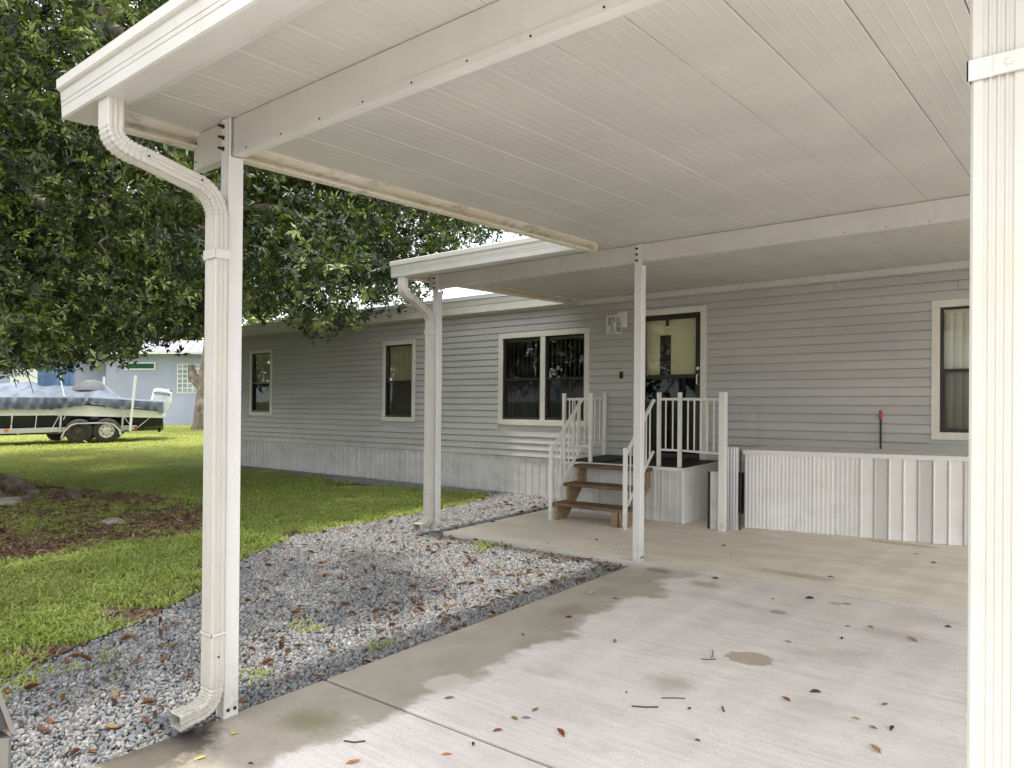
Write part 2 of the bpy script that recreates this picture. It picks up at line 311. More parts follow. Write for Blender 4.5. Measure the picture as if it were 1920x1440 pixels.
# ------------------------------------------------------------------ object helpers
BASE = {}
def base_of(o):
    b = Vector((0, 0, 0))
    while o is not None:
        b += o.location; o = o.parent
    return b
class MB:
    def __init__(s, frame=None): s.v = []; s.f = []; s.fr = frame; s.smooth = False
    def P(s, p):
        if s.fr is None: s.v.append(tuple(p))
        else: O, A, B = s.fr; s.v.append((O[0]+p[0]*A[0]+p[1]*B[0], O[1]+p[0]*A[1]+p[1]*B[1], O[2]+p[2]))
        return len(s.v)-1
    def poly(s, pts): s.f.append([s.P(p) for p in pts]); return s
    def box(s, x0, x1, y0, y1, z0, z1):
        i = [s.P(p) for p in ((x0, y0, z0), (x1, y0, z0), (x1, y1, z0), (x0, y1, z0), (x0, y0, z1), (x1, y0, z1), (x1, y1, z1), (x0, y1, z1))]
        for q in ((0, 3, 2, 1), (4, 5, 6, 7), (0, 1, 5, 4), (1, 2, 6, 5), (2, 3, 7, 6), (3, 0, 4, 7)): s.f.append([i[k] for k in q])
        return s
    def loft(s, rings, closed=True, caps=True):
        idx = [[s.P(p) for p in r] for r in rings]; n = len(idx[0])
        for a, b in zip(idx, idx[1:]):
            for k in range(n if closed else n-1):
                s.f.append([a[k], a[(k+1) % n], b[(k+1) % n], b[k]])
        if caps: s.f.append(idx[0][::-1]); s.f.append(idx[-1][:])
        return s
    def bar(s, a, b, w, h=None, up=(0, 0, 1)):
        a, b = Vector(a), Vector(b); d = (b-a).normalized(); u = d.cross(Vector(up))
        if u.length < 1e-4: u = Vector((1, 0, 0))
        u.normalize(); vv = u.cross(d); h = h or w
        return s.loft([[p+u*(w/2*i)+vv*(h/2*j) for i, j in ((-1, -1), (1, -1), (1, 1), (-1, 1))] for p in (a, b)])
    def tube(s, pts, r, n=8, caps=True):
        pts = [Vector(p) for p in pts]; rs = r if isinstance(r, (list, tuple)) else [r]*len(pts); rings = []
        ref = Vector((0, 0, 1)) if abs((pts[-1]-pts[0]).normalized().z) < .9 else Vector((1, 0, 0))
        for i, p in enumerate(pts):
            d = (pts[min(i+1, len(pts)-1)]-pts[max(i-1, 0)]).normalized(); u = d.cross(ref).normalized(); vv = u.cross(d)
            rings.append([p+u*math.cos(t)*rs[i]+vv*math.sin(t)*rs[i] for t in [2*math.pi*k/n for k in range(n)]])
        s.smooth = True
        return s.loft(rings, True, caps)
    def lathe(s, c, axis, prof, n=24):   # prof: (radius, along)
        c = Vector(c); ax = Vector(axis).normalized(); u = ax.orthogonal().normalized(); vv = ax.cross(u)
        s.loft([[c+ax*h+u*r*math.cos(t)+vv*r*math.sin(t) for t in [2*math.pi*k/n for k in range(n)]] for r, h in prof]); return s
    def build(s, name, mat, parent=None, bevel=0, smooth=None):
        b = base_of(parent); me = bpy.data.meshes.new(name)
        me.from_pydata([(p[0]-b.x, p[1]-b.y, p[2]-b.z) for p in s.v], [], s.f)
        bm = bmesh.new(); bm.from_mesh(me); bmesh.ops.recalc_face_normals(bm, faces=bm.faces[:]); bm.to_mesh(me); bm.free()
        me.materials.append(M[mat] if isinstance(mat, str) else mat)
        o = bpy.data.objects.new(name, me); COL.objects.link(o); o.parent = parent
        if (s.smooth if smooth is None else smooth):
            me.polygons.foreach_set('use_smooth', [True]*len(me.polygons)); me.set_sharp_from_angle(angle=math.radians(40))
        if bevel:
            m = o.modifiers.new('b', 'BEVEL'); m.width = bevel; m.segments = 2; m.limit_method = 'ANGLE'; m.angle_limit = math.radians(50)
        return o
def B(name, mat, parent, *box, bevel=0): return MB().box(*box).build(name, mat, parent, bevel)
def thing(name, loc, label, cat, group=None):
    o = bpy.data.objects.new(name, None); COL.objects.link(o); o.location = loc; o.empty_display_size = .1
    return tag(o, label, cat, group)
def tag(o, label, cat, group=None):
    o['label'] = label; o['category'] = cat
    if group: o['group'] = group
    return o
def struct(o): o['kind'] = 'structure'; return o
def stuff(o, label=None, cat=None):
    o['kind'] = 'stuff'
    if label: o['label'] = label; o['category'] = cat
    return o
def dup(o, off, parent=None):
    c = o.copy(); COL.objects.link(c); c.parent = parent if parent else o.parent
    c.location = Vector(o.location)+Vector(off); return c

# ------------------------------------------------------------------ ground, slabs, beds
def grid_plane(name, mat, x0, x1, y0, y1, z, n, amp=0):
    mb = MB(); idx = {}
    for i in range(n+1):
        for j in range(n+1):
            x = x0+(x1-x0)*i/n; y = y0+(y1-y0)*j/n; idx[i, j] = mb.P((x, y, z+amp*rnd.uniform(-1, 1)))
    for i in range(n):
        for j in range(n): mb.f.append([idx[i, j], idx[i+1, j], idx[i+1, j+1], idx[i, j+1]])
    return mb.build(name, mat)
GZ = -.06
struct(MB().poly([(-900, -900, GZ), (900, -900, GZ), (900, 900, GZ), (-900, 900, GZ)]).build('ground', 'ground'))
edge_line = [(-4.35, -1.2), (-4.7, .3), (-4.86, 1.0), (-4.96, 1.46), (-5.03, 1.64), (-5.23, 1.98), (-5.34, 2.26), (-5.45, 2.51), (-5.66, 2.84), (-5.89, 3.15), (-6.25, 3.55), (-6.62, 3.96), (-6.86, 4.34), (-7.31, 5.01), (-7.36, 5.73), (-7.28, 6.06), (-7.31, 6.56), (-7.2, 7.2), (-7.34, 8.16), (-7.55, 8.74), (-7.9, 8.85), (-9.31, 8.72), (-10.1, 8.66), (-11.26, 8.62), (-12.66, 8.7), (-14.64, 8.75), (-15.8, 8.8)]
gravel_poly = edge_line+[(-15.8, 9.2), (-5.9, 9.2), (-5.9, 6.02), (-3.46, 6.02), (-3.4, -1.2)]
mulch_poly = [(-12.6, 1.0), (-9.4, 1.6), (-8.6, 2.5), (-8.5, 2.9), (-8.3, 3.1), (-8.75, 3.7), (-8.35, 4.18), (-8.6, 4.75), (-9.6, 5.4), (-11.0, 5.75), (-12.9, 5.7), (-14.4, 5.2), (-16.8, 5.4), (-17.2, 2.8), (-15.6, 1.2)]
struct(MB().poly([(x, y, GZ+.006) for x, y in gravel_poly]).build('gravel_bed', 'gravelbed'))
struct(MB().poly([(x, y, GZ+.006) for x, y in mulch_poly]).build('mulch_bed', 'mulchbed'))
def slab(name, x0, x1, y0, y1):
    return struct(MB().box(x0, x1, y0, y1, -.16, 0).build(name, 'concrete', None, bevel=.004))
slab('driveway', -3.43, 4.5, -6, 2.56)
slab('driveway', -3.43, 4.5, 2.584, 6.036)
slab('patio', -5.95, 4.5, 6.066, 9.3)
struct(B('expansion_joint', 'joint', None, -3.43, 4.5, 2.56, 2.584, -.12, -.014))
struct(B('expansion_joint', 'joint', None, -3.43, 4.5, 6.036, 6.066, -.12, -.016))
# plastic edging following the lawn
mb = MB(); pts = [Vector((x, y, GZ)) for x, y in edge_line[:13]]
mb.tube([p+Vector((.01*math.sin(i*3), 0, .028)) for i, p in enumerate(pts)], .013, 6)
tag(mb.build('lawn_edging', 'edging'), 'black plastic edging strip between the lawn and the grey gravel', 'edging')

# ------------------------------------------------------------------ ribbed profiles
def ribbed(w, d, nw=4, nd=3, depth=.0035, r=.006, mw=.2, md=.22):
    """closed outline of a rolled rectangular tube, w along u, d along v, ribs on each face"""
    P = []
    def side(L, n, m):
        o = [(r, 0)]
        if n:
            a, b = L*m, L*(1-m); st = (b-a)/n
            for k in range(n):
                o += [(a+st*k, 0), (a+st*(k+.22), -depth), (a+st*(k+.62), -depth), (a+st*(k+.84), 0)]
        o.append((L-r, 0)); return o
    for (u, v) in side(w, nw, mw): P.append((-w/2+u, -d/2-v))
    for (u, v) in side(d, nd, md): P.append((w/2+v, -d/2+u))
    for (u, v) in side(w, nw, mw): P.append((w/2-u, d/2+v))
    for (u, v) in side(d, nd, md): P.append((-w/2-v, d/2-u))
    return P
def sweep(path, prof, xc, scale=None):
    """path in the y-z plane, profile u -> x, v -> normal"""
    rings = []; n = len(path)
    for i, (y, z) in enumerate(path):
        a = path[max(i-1, 0)]; b = path[min(i+1, n-1)]; t = Vector((0, b[0]-a[0], b[1]-a[1])).normalized()
        nn = Vector((0, -t.z, t.y)); s = scale[i] if scale else 1
        if isinstance(s, (int, float)): s = (s, s)
        rings.append([Vector((xc+u*s[0], y, z))+nn*(-v)*s[1] for u, v in prof])
    return rings
def arc(p0, p1, p2, n=9):
    return [((1-t)**2*p0[0]+2*t*(1-t)*p1[0]+t*t*p2[0], (1-t)**2*p0[1]+2*t*(1-t)*p1[1]+t*t*p2[1]) for t in [k/(n-1) for k in range(n)]]
DPROF = ribbed(.10, .07, 4, 2, .0042)
def downspout(parent, xc, yf, ytop, ztop, zbend, full=True, out=True):
    """yf = y of the vertical pipe's centre; ytop = y of the gutter outlet"""
    dy = yf-ytop
    e1 = arc((ytop, ztop-.12), (ytop, ztop-.20), (ytop+.13, ztop-.215), 19)
    e2 = arc((yf-.10, zbend+.10), (yf-.012, zbend+.065), (yf, zbend-.04), 19)
    def pleat(n): return [(1.0, 1.0) if k % 2 == 0 else (.955, .90) for k in range(n)]
    d = MB().loft(sweep([(yf, ztop-.60), (yf, .42)], DPROF, xc)).build('downspout', 'cream', parent)
    MB().loft(sweep([(ytop, ztop+.02)]+e1, [(u*1.03, v*1.03) for u, v in DPROF], xc, [1]+pleat(19))).build('upper_elbow', 'cream', d)
    MB().loft(sweep([e1[-1], e2[0]], [(u*.985, v*.985) for u, v in DPROF], xc)).build('slanted_pipe', 'cream', d)
    MB().loft(sweep([(e2[0][0]-.012, e2[0][1]+.004)]+e2+[(yf, ztop-.61)], [(u*1.035, v*1.035) for u, v in DPROF], xc, [1]+pleat(19)+[1])).build('middle_elbow', 'cream', d)
    e3 = [(yf, .425), (yf, .21)]+arc((yf, .20), (yf, .075), (yf-.12, .078), 20)[1:]+[(yf-.185, .07)]
    MB().loft(sweep(e3, [(u*1.04, v*1.04) for u, v in DPROF], xc, [1, 1]+pleat(19)+[1.04]), caps=False).build('lower_elbow', 'cream', d)
    # inside of the outlet, dark
    for z, nm in ((2.275, 'strap'), (.44, 'joint_band')):
        st = MB(); hh = .022 if z > 1 else .006
        st.box(xc-.056, xc+.056, yf-.0405, yf-.0375, z-hh, z+hh); st.box(xc+.053, xc+.056, yf-.0405, yf+.04, z-hh, z+hh); st.box(xc-.056, xc-.053, yf-.0405, yf+.04, z-hh, z+hh)
        s = st.build(nm, 'white', d)
        if z > 1:
            MB().box(xc-.006, xc+.060, yf-.0435, yf-.0408, z-.021, z+.021).build('strap', 'white', d)
            MB().lathe((xc+.02, yf-.0437, z), (0, -1, 0), [(.0065, 0), (.0065, .003), (.003, .0045)], 12).build('rivet', 'white', d)
    for (y, z) in ((e2[0][0]-.005, e2[0][1]+.01), (ytop+.14, ztop-.22)):
        MB().lathe((xc+.052, y, z), (1, 0, 0), [(.005, 0), (.005, .004)], 8).build('screw', 'bolt', d)
    MB().lathe((xc+.052, yf, .33), (1, 0, 0), [(.005, 0), (.005, .004)], 8).build('screw', 'bolt', d)
    return d
PPROF = ribbed(.078, .08, 3, 0, .0035, .004, .2, .25)
def post(parent, x1, y0, z1, x0=None):
    """x1 = +x face, y0 = -y face; the -y plate runs on up over the beam"""
    xc = x1-.04; yc = y0+.04
    p = MB().loft([[(xc+u, yc+v, z) for u, v in PPROF] for z in (.001, z1-.195)]).build('post', 'post', parent)
    ply = [(u, v) for u, v in ribbed(.078, .012, 3, 0, .0035, .002, .2, .1)]
    MB().loft([[(xc+u, y0+.007+v, z) for u, v in ply] for z in (z1-.195, z1-.002)]).build('post_plate', 'post', p)
    for k in range(3):
        MB().lathe((xc-.012, y0-.001, z1-.04-.055*k), (0, -1, 0), [(.011, 0), (.011, .004), (.007, .006), (.007, .022), (.0045, .03)], 10).build('bolt', 'bolt', p)
    for k in (-.018, .018):
        MB().lathe((x1+.001, yc+k, .035+abs(k)*.3), (1, 0, 0), [(.009, 0), (.009, .003), (.005, .007)], 12).build('bolt', 'bolt', p)
    return p

# ------------------------------------------------------------------ carport roofs
def zc(y): return 2.965-.006*(y-2)         # underside of the roof panels
PW = .3275
def roof_panel(parent, x0, x1, y0, y1):
    mb = MB(); g = .005
    prof = [(x0+.002, .018), (x0+.002, 0.004), (x0+.006, 0)]
    for q in (.17, .33, .5, .66, .83):
        c = x0+(x1-x0)*q
        if c+.01 < x1: prof += [(c-.0045, 0), (c-.0015, -.0012), (c+.0015, -.0012), (c+.0045, 0)]
    prof += [(x1-.006, 0), (x1-.002, .004), (x1-.002, .018)]
    rings = [[(x, y, zc(y)+dz) for x, dz in prof]+[(x1-.002, y, zc(y)+.075), (x0+.002, y, zc(y)+.075)] for y in (y0, y1)]
    return mb.loft(rings).build('roof_panel', 'ceil', parent)
def panels(parent, xa, xb, y0, y1, anchor=-1.09):
    k0 = math.floor((xa-anchor)/PW); x = anchor+k0*PW; first = None
    while x < xb-.01:
        a, b = max(x, xa), min(x+PW, xb)
        full = (b-a) > PW-1e-6
        if full and first is not None: dup(first, (a-fx, 0, 0))
        else:
            o = roof_panel(parent, a, b, y0, y1)
            if full: first = o; fx = a
        x += PW
def gutter(parent, x0, x1, yf, zb):
    prof = [(yf+.125, zb), (yf+.012, zb), (yf+.004, zb+.006), (yf+.002, zb+.05), (yf+.006, zb+.053), (yf+.002, zb+.056), (yf, zb+.072), (yf+.005, zb+.075), (yf, zb+.078), (yf-.004, zb+.118), (yf-.014, zb+.124), (yf-.020, zb+.132), (yf-.022, zb+.172), (yf-.016, zb+.178), (yf, zb+.178), (yf+.004, zb+.17), (yf+.01, zb+.12), (yf+.014, zb+.02), (yf+.12, zb+.02), (yf+.12, zb+.175), (yf+.125, zb+.175)]
    g = MB().loft([[(x, y, z) for y, z in prof] for x in (x0, x1)]).build('gutter', 'white', parent)
    o = [(yf+.125, zb), (yf+.012, zb), (yf+.004, zb+.006), (yf, zb+.078), (yf-.004, zb+.118), (yf-.020, zb+.132), (yf-.022, zb+.172), (yf+.125, zb+.178)]
    MB().loft([[(x, y, z) for y, z in o] for x in (x0-.003, x0-.0005)]).build('end_cap', 'white', g)
    return g
def beam(parent, x0, x1, yf, zb, zt, mat='white'):
    b = MB().box(x0, x1, yf, yf+.055, zb, zt).build('beam', mat, parent, bevel=.003)
    MB().box(x0+.004, x1, yf-.004, yf-.0005, zb+.0, zb+.034).build('beam_flange', mat, b)
    MB().box(x0-.004, x0-.0005, yf-.003, yf+.057, zb-.002, zt-.001).build('end_plate', mat, b)
    x = x0+.5; first = None
    while x < x1:
        if first is None: first = MB().lathe((x, yf-.0042, zb+.014), (0, -1, 0), [(.0042, 0), (.0042, .003), (.002, .0045)], 8).build('screw', 'bolt', b); fx = x
        else: dup(first, (x-fx, 0, 0))
        x += .29
    for dz in (.04, .14): MB().lathe((x0+.02, yf-.0045, zb+dz), (0, -1, 0), [(.005, 0), (.005, .003)], 8).build('screw', 'bolt', b)
    return b
def side_strip(parent, x, y0, y1):
    z0a, z0b = zc(y0), zc(y1)
    def run(dx0, dx1, za, zb_, nm):
        return MB().loft([[(x+dx0, y, zc(y)+za), (x+dx1, y, zc(y)+za), (x+dx1, y, zc(y)+zb_), (x+dx0, y, zc(y)+zb_)] for y in (y0, y1)]).build(nm, 'strip', parent)
    s = run(-.012, 0, -.075, .085, 'side_trim')
    MB().loft([[(x-.012, y, zc(y)-.078), (x+.045, y, zc(y)-.078), (x+.045, y, zc(y)-.062), (x+.0005, y, zc(y)-.062), (x-.012, y, zc(y)-.0755)] for y in (y0, y1)]).build('trim_lip', 'strip', s)
    MB().loft([[(x+.0005, y, zc(y)-.032), (x+.075, y, zc(y)-.012), (x+.075, y, zc(y)-.001), (x+.0005, y, zc(y)-.001)] for y in (y0, y1)]).build('trim_flange', 'strip', s)
    return s
CB1, CB2, CB3 = 1.962, 6.09, 9.2
XL1, XL2 = -3.80, -6.25
carport = thing('carport', (-3.44, 2.0, 0), 'white aluminium carport roof over the driveway, with its beam, gutter and two downspouts', 'carport')
panels(carport, XL1+.003, 2.6, 1.50, CB2+.0585)
gutter(carport, XL1-.01, 2.6, 1.345, 2.885)
MB().box(XL1, 2.6, 1.471, 1.545, 2.925, 2.962).build('roof_header', 'white', carport)
MB().box(XL1, 2.6, 1.471, 1.499, 2.9625, 3.045).build('roof_header', 'white', carport)
beam(carport, -3.78, 2.6, CB1+.012, zc(2)-.19, zc(2)-.003)
side_strip(carport, XL1, 1.472, 5.76)
MB().box(XL1-.012, XL1+.07, 5.7615, 5.79, 2.865, 2.936).build('trim_end', 'strip', carport)
post(carport, -3.40, CB1-.012, 2.964)
post(carport, -.12, CB1-.012, 2.964)
downspout(carport, -3.418, 1.90, 1.405, 2.885, 2.50)
downspout(carport, -.204, 1.90, 1.405, 2.885, 2.50)

porch = thing('porch_roof', (-6.1, 6.1, 0), 'white aluminium porch roof between the carport and the grey house wall, on two posts', 'porch roof')
panels(porch, XL2+.003, XL1-.014, 5.70, CB2+.0585)
B('joint_light_block', 'white', porch, XL1-.06, XL1+.06, 5.81, 6.3, 3.03, 3.06)  # unseen box added above the roof joint to keep sunlight from leaking through
panels(porch, XL2+.003, 2.6, CB2+.060, CB3-.012)
gutter(porch, XL2-.03, XL1-.02, 5.55, 2.862)
MB().box(XL2, XL1-.014, 5.676, 5.6985, 2.90, 3.02).build('roof_header', 'white', porch)
beam(porch, -6.22, 2.6, CB2+.012-.012, zc(6.1)-.165, zc(6.1)-.003)
side_strip(porch, XL2, 5.68, CB3-.03)
post(porch, -6.07, 6.072, zc(6.1)-.003)
post(porch, -3.425, 6.072, zc(6.1)-.003)
downspout(porch, -6.14, 6.02, 5.60, 2.862, 2.42)
B('ledger', 'white', porch, XL2, 2.6, CB3-.055, CB3-.014, zc(9.2)-.075, zc(9.2)-.002, bevel=.004)

# ------------------------------------------------------------------ mobile home
HX0, HX1, WY = -15.6, 2.6, 9.2
home = thing('mobile_home', (-7, 11, 0), 'long single-storey mobile home in pale grey horizontal siding with corrugated skirting', 'house')
openings = [(-15.05, -14.18, 1.11, 2.55), (-10.60, -9.73, 1.06, 2.525), (-7.78, -6.04, 1.05, 2.51), (-5.28, -4.21, .53, 2.69), (-1.60, -.70, 1.01, 2.52)]
TH = .012
def wall_core():
    mb = MB(); xs = [HX0]; 
    for a, b, c, d in openings: xs += [a, b]
    xs.append(HX1)
    for i in range(0, len(xs), 2): mb.box(xs[i], xs[i+1], WY+.001, WY+.10, .0, 2.92)
    for a, b, c, d in openings:
        mb.box(a, b, WY+.001, WY+.10, 0, c); mb.box(a, b, WY+.001, WY+.10, d, 2.92)
    mb.box(HX0, HX0+.1, WY+.101, 13.4, 0, 2.92); mb.box(HX1-.1, HX1, WY+.101, 13.4, 0, 2.92); mb.box(HX0+.101, HX1-.101, 13.3, 13.4, 0, 2.92)
    return mb.build('wall', 'siding', home)
wall_core()
RV = .1035; Z0 = .555
for c in range(23):
    z0 = Z0+c*RV; z1 = min(z0+RV, 2.915)
    if z1-z0 < .02: continue
    cuts = sorted([(a, b) for a, b, l, h in openings if l < z1-.01 and h > z0+.01])
    seg = []; x = HX0
    for a, b in cuts: seg.append((x, a)); x = b
    seg.append((x, HX1))
    seg2 = []
    for a, b in seg:
        n = 1
        sx_ = rnd.uniform(2.6, 3.6); xx = a
        while b-xx > 4.2: seg2.append((xx, xx+sx_-.0015)); xx += sx_; sx_ = rnd.uniform(2.8, 3.6)
        seg2.append((xx, b))
    for a, b in seg2:
        a += .0014; b -= .0014; j = rnd.uniform(-.0008, .0008)
        prof = [(WY-.001, z0+.002), (WY-.024+j, z0+.001), (WY-.025+j, z0+.009), (WY-.013+j, z1-.014), (WY-.004, z1-.009), (WY-.001, z1-.009)]
        MB().loft([[(xx, y, z) for y, z in prof] for xx in (a, b)]).build('siding_board', 'siding', home)

# skirting panels
def skirt_prof(w, n=3, d=.012):
    st = w/n; o = []
    for k in range(n): a = st*k; o += [(a, 0), (a+.007, d), (a+.016, d), (a+.024, d*.15), (a+st-.012, d*.25), (a+st-.002, 0)]
    o[0] = (.0015, 0); return o
def skirt_panel(parent, name, mat, x, w, y, z0, z1, n=3, d=.012, ang=0):
    pr = skirt_prof(w, n, d)+[(w, 0)]
    ca, sa = math.cos(ang), math.sin(ang)
    f = [(x+u*ca-(-dd)*sa*-1*0, y+u*sa-dd) for u, dd in pr]
    mb = MB(); a = [mb.P((px, py, z0)) for px, py in f]; b = [mb.P((px, py, z1)) for px, py in f]
    for k in range(len(f)-1): mb.f.append([a[k], a[k+1], b[k+1], b[k]])
    # returned back
    bk = [mb.P((f[-1][0], f[-1][1]+.006, z)) for z in (z0, z1)]; ft = [mb.P((f[0][0], f[0][1]+.006, z)) for z in (z0, z1)]
    mb.f.append([bk[0], ft[0], ft[1], bk[1]]); mb.f.append([a[-1], bk[0], bk[1], b[-1]]); mb.f.append([a[0], b[0], ft[1], ft[0]])
    return mb.build(name, mat, parent)
first = skirt_panel(home, 'skirting_panel', 'skirt', HX0, .404, WY-.006, -.05, .545, 3, .018)
x = HX0+.405
while x < -5.75: dup(first, (x-HX0, 0, 0)); x += .405
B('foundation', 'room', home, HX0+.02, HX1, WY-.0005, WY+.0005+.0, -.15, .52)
# fascia and roof
def fascia(x0, x1):
    pr = [(WY-.001, 2.86), (WY-.20, 2.868), (WY-.20, 2.985), (WY-.215, 2.99), (WY-.235, 3.06), (WY-.24, 3.075), (WY-.001, 3.075)]
    return MB().loft([[(x, y, z) for y, z in pr] for x in (x0, x1)]).build('fascia', 'trim', home)
fascia(HX0-.1, XL2-.015)
fascia2 = MB().loft([[(x, y, z) for y, z in [(WY-.009, 3.02), (WY-.2, 3.02), (WY-.235, 3.06), (WY-.24, 3.075), (WY-.009, 3.075)]] for x in (XL2-.0145, HX1)]).build('fascia', 'trim', home)
MB().loft([[(x, WY-.26, 3.078), (x, 11.3, 3.55), (x, 13.6, 3.078)] for x in (HX0-.15, HX1)]).build('roof', 'roof', home)

def window(x0, x1, z0, z1, blind, lights=1, screenmat='screen', tw=.075, vanes=True, side_dark=False):
    w_ = MB().box(x0, x1, WY-.030, WY-.0005, z1-tw, z1).build('window', 'trim', home, bevel=.003)
    y0, y1 = WY-.030, WY-.0005
    B('trim_board', 'trim', w_, x0, x1, y0, y1, z0, z0+tw, bevel=.003)
    B('trim_board', 'trim', w_, x0, x0+tw, y0+.001, y1, z0+tw+.001, z1-tw-.001, bevel=.003)
    B('trim_board', 'trim', w_, x1-tw, x1, y0+.001, y1, z0+tw+.001, z1-tw-.001, bevel=.003)
    xs = [(x0+tw, x1-tw)]
    if lights == 2:
        m = x0+.885; B('mullion', 'trim', w_, m-.045, m+.045, WY-.022, WY+.04, z0+tw+.001, z1-tw-.001, bevel=.003); xs = [(x0+tw, m-.046), (m+.046, x1-tw)]
    zm = (z0+z1)/2-.01
    for a, b in xs:
        za, zb = z0+tw, z1-tw; f = .026
        mb = MB(); mb.box(a, b, WY-.012, WY+.05, za, za+f); mb.box(a, b, WY-.012, WY+.05, zb-f, zb); mb.box(a, a+f, WY-.011, WY+.05, za+f, zb-f); mb.box(b-f, b, WY-.011, WY+.05, za+f, zb-f)
        mb.build('frame', 'bronze', w_)
        B('meeting_rail', 'bronze', w_, a+f, b-f, WY-.008, WY+.045, zm-.018, zm+.018)
        B('upper_pane', 'glass', w_, a+f, b-f, WY+.022, WY+.026, zm+.018, zb-f)
        B('lower_pane', 'glass', w_, a+f, b-f, WY+.032, WY+.036, za+f, zm-.018)
        MB().poly([(a+f, WY+.004, za+f), (b-f, WY+.004, za+f), (b-f, WY+.004, zm-.018), (a+f, WY+.004, zm-.018)]).build('insect_screen', screenmat, w_)
        mb = MB(); mb.box(a+f+.0, a+f+.012, WY-.002, WY+.012, za+f, zm-.018); mb.box(b-f-.012, b-f, WY-.002, WY+.012, za+f, zm-.018); mb.box(a+f+.013, b-f-.013, WY-.002, WY+.012, za+f, za+f+.012)
        mb.build('screen_frame', 'bronze', w_)
        B('headrail', blind, w_, a+f, b-f, WY+.055, WY+.095, zb-.06, zb-.005)
        n = max(3, round((b-a-2*f)/.085)); st = (b-a-2*f)/n
        ang = math.radians(11 if blind != 'blindd' else 48); v0 = None
        for k in range(n):
            cx_ = a+f+st*(k+.5)
            if v0 is None:
                hw = .046; dx, dy = hw*math.cos(ang), hw*math.sin(ang)
                mb = MB(); r_ = []
                for z in (za+.02, zb-.06): r_.append([(cx_-dx, WY+.075+dy, z), (cx_-dx*.3, WY+.069+dy*.3, z), (cx_+dx*.3, WY+.069-dy*.3, z), (cx_+dx, WY+.075-dy, z), (cx_+dx, WY+.077-dy, z), (cx_-dx, WY+.077+dy, z)])
                mb.loft(r_); v0 = mb.build('blind_vane', blind, w_); vx = cx_
            else: dup(v0, (cx_-vx, 0, 0))
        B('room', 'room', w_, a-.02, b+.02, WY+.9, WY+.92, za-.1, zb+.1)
    return w_
window(-15.05, -14.18, 1.11, 2.55, 'blind')
window(-10.60, -9.73, 1.06, 2.525, 'blind')
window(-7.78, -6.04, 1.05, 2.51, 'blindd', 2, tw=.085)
window(-1.60, -.70, 1.01, 2.52, 'blindw', screenmat='screenl', tw=.08)
# enclosure behind the windows so that rooms stay dark
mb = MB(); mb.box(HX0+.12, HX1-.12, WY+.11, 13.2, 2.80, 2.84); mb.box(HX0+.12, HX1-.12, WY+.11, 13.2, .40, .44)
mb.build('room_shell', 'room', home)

# door
dx0, dx1, dz0, dz1 = -5.28, -4.21, .62, 2.69
door = B('door', 'creamdoor', home, dx0+.11, dx1-.11, WY+.09, WY+.13, dz0+.02, dz1-.11)
t = .085
B('trim_board', 'trim', door, dx0, dx1, WY-.030, WY-.0005, dz1-t, dz1, bevel=.003)
B('trim_board', 'trim', door, dx0, dx0+t, WY-.029, WY-.0005, dz0, dz1-t-.001, bevel=.003)
B('trim_board', 'trim', door, dx1-t, dx1, WY-.029, WY-.0005, dz0, dz1-t-.001, bevel=.003)
mb = MB(); f = .07; a, b = dx0+t, dx1-t; zt = dz1-t; zmid = 1.76
mb.box(a, b, WY-.020, WY+.03, zt-f, zt); mb.box(a, a+f, WY-.019, WY+.03, dz0, zt-f); mb.box(b-f, b, WY-.019, WY+.03, dz0, zt-f); mb.box(a+f, b-f, WY-.018, WY+.03, dz0, dz0+.10)
mb.build('storm_door_frame', 'bronze', door)
B('storm_door_rail', 'bronze', door, a+f, b-f, WY-.014, WY+.02, zmid-.025, zmid+.025)
B('upper_pane', 'glass', door, a+f, b-f, WY+.004, WY+.008, zmid+.025, zt-f)
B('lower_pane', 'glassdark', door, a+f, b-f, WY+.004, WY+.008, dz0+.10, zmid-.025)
B('narrow_window', 'dark', door, dx0+.34, dx0+.50, WY+.080, WY+.0895, 1.62, 2.33)
B('hinge_closer', 'bolt', door, -4.82, -4.79, WY+.012, WY+.05, 2.45, 2.54)
hd = MB(); hd.tube([(b-f*.5, WY-.020, 1.78), (b-f*.5, WY-.055, 1.77), (b-f*.5, WY-.055, 1.66), (b-f*.5, WY-.020, 1.65)], .008, 6); hd.build('handle', 'lampw', door)
MB().lathe((b-f*.5, WY-.02, 1.86), (0, -1, 0), [(.022, 0), (.022, .008), (.01, .018)], 14).build('lock', 'lampw', door)
B('threshold', 'trim', door, dx0, dx1, WY-.06, WY-.0305, dz0-.035, dz0+.0, bevel=.004)

# porch lamp
lamp = thing('wall_lamp', (-5.5, WY-.02, 2.55), 'white square lantern with clear glass on the siding beside the door', 'lamp')
B('backplate', 'lampw', lamp, -5.56, -5.40, WY-.045, WY-.018, 2.47, 2.70, bevel=.012)
B('arm', 'lampw', lamp, -5.54, -5.50, WY-.16, WY-.046, 2.631, 2.655, bevel=.006)
lx0, lx1, ly0, ly1, lz0, lz1 = -5.615, -5.455, WY-.24, WY-.08, 2.38, 2.63
mb = MB(); mb.box(lx0, lx1, ly0, ly1, lz1-.018, lz1); mb.box(lx0, lx1, ly0, ly1, lz0, lz0+.014)
for x in (lx0, lx1-.012):
    for y in (ly0, ly1-.012): mb.box(x, x+.012, y, y+.012, lz0+.0145, lz1-.0185)
mb.build('lantern_cage', 'lampw', lamp)
mb = MB(); mb.box(lx0+.004, lx1-.004, ly0+.004, ly0+.006, lz0+.016, lz1-.02); mb.box(lx1-.007, lx1-.005, ly0+.01, ly1-.01, lz0+.016, lz1-.02); mb.build('lantern_glass', 'glass', lamp)
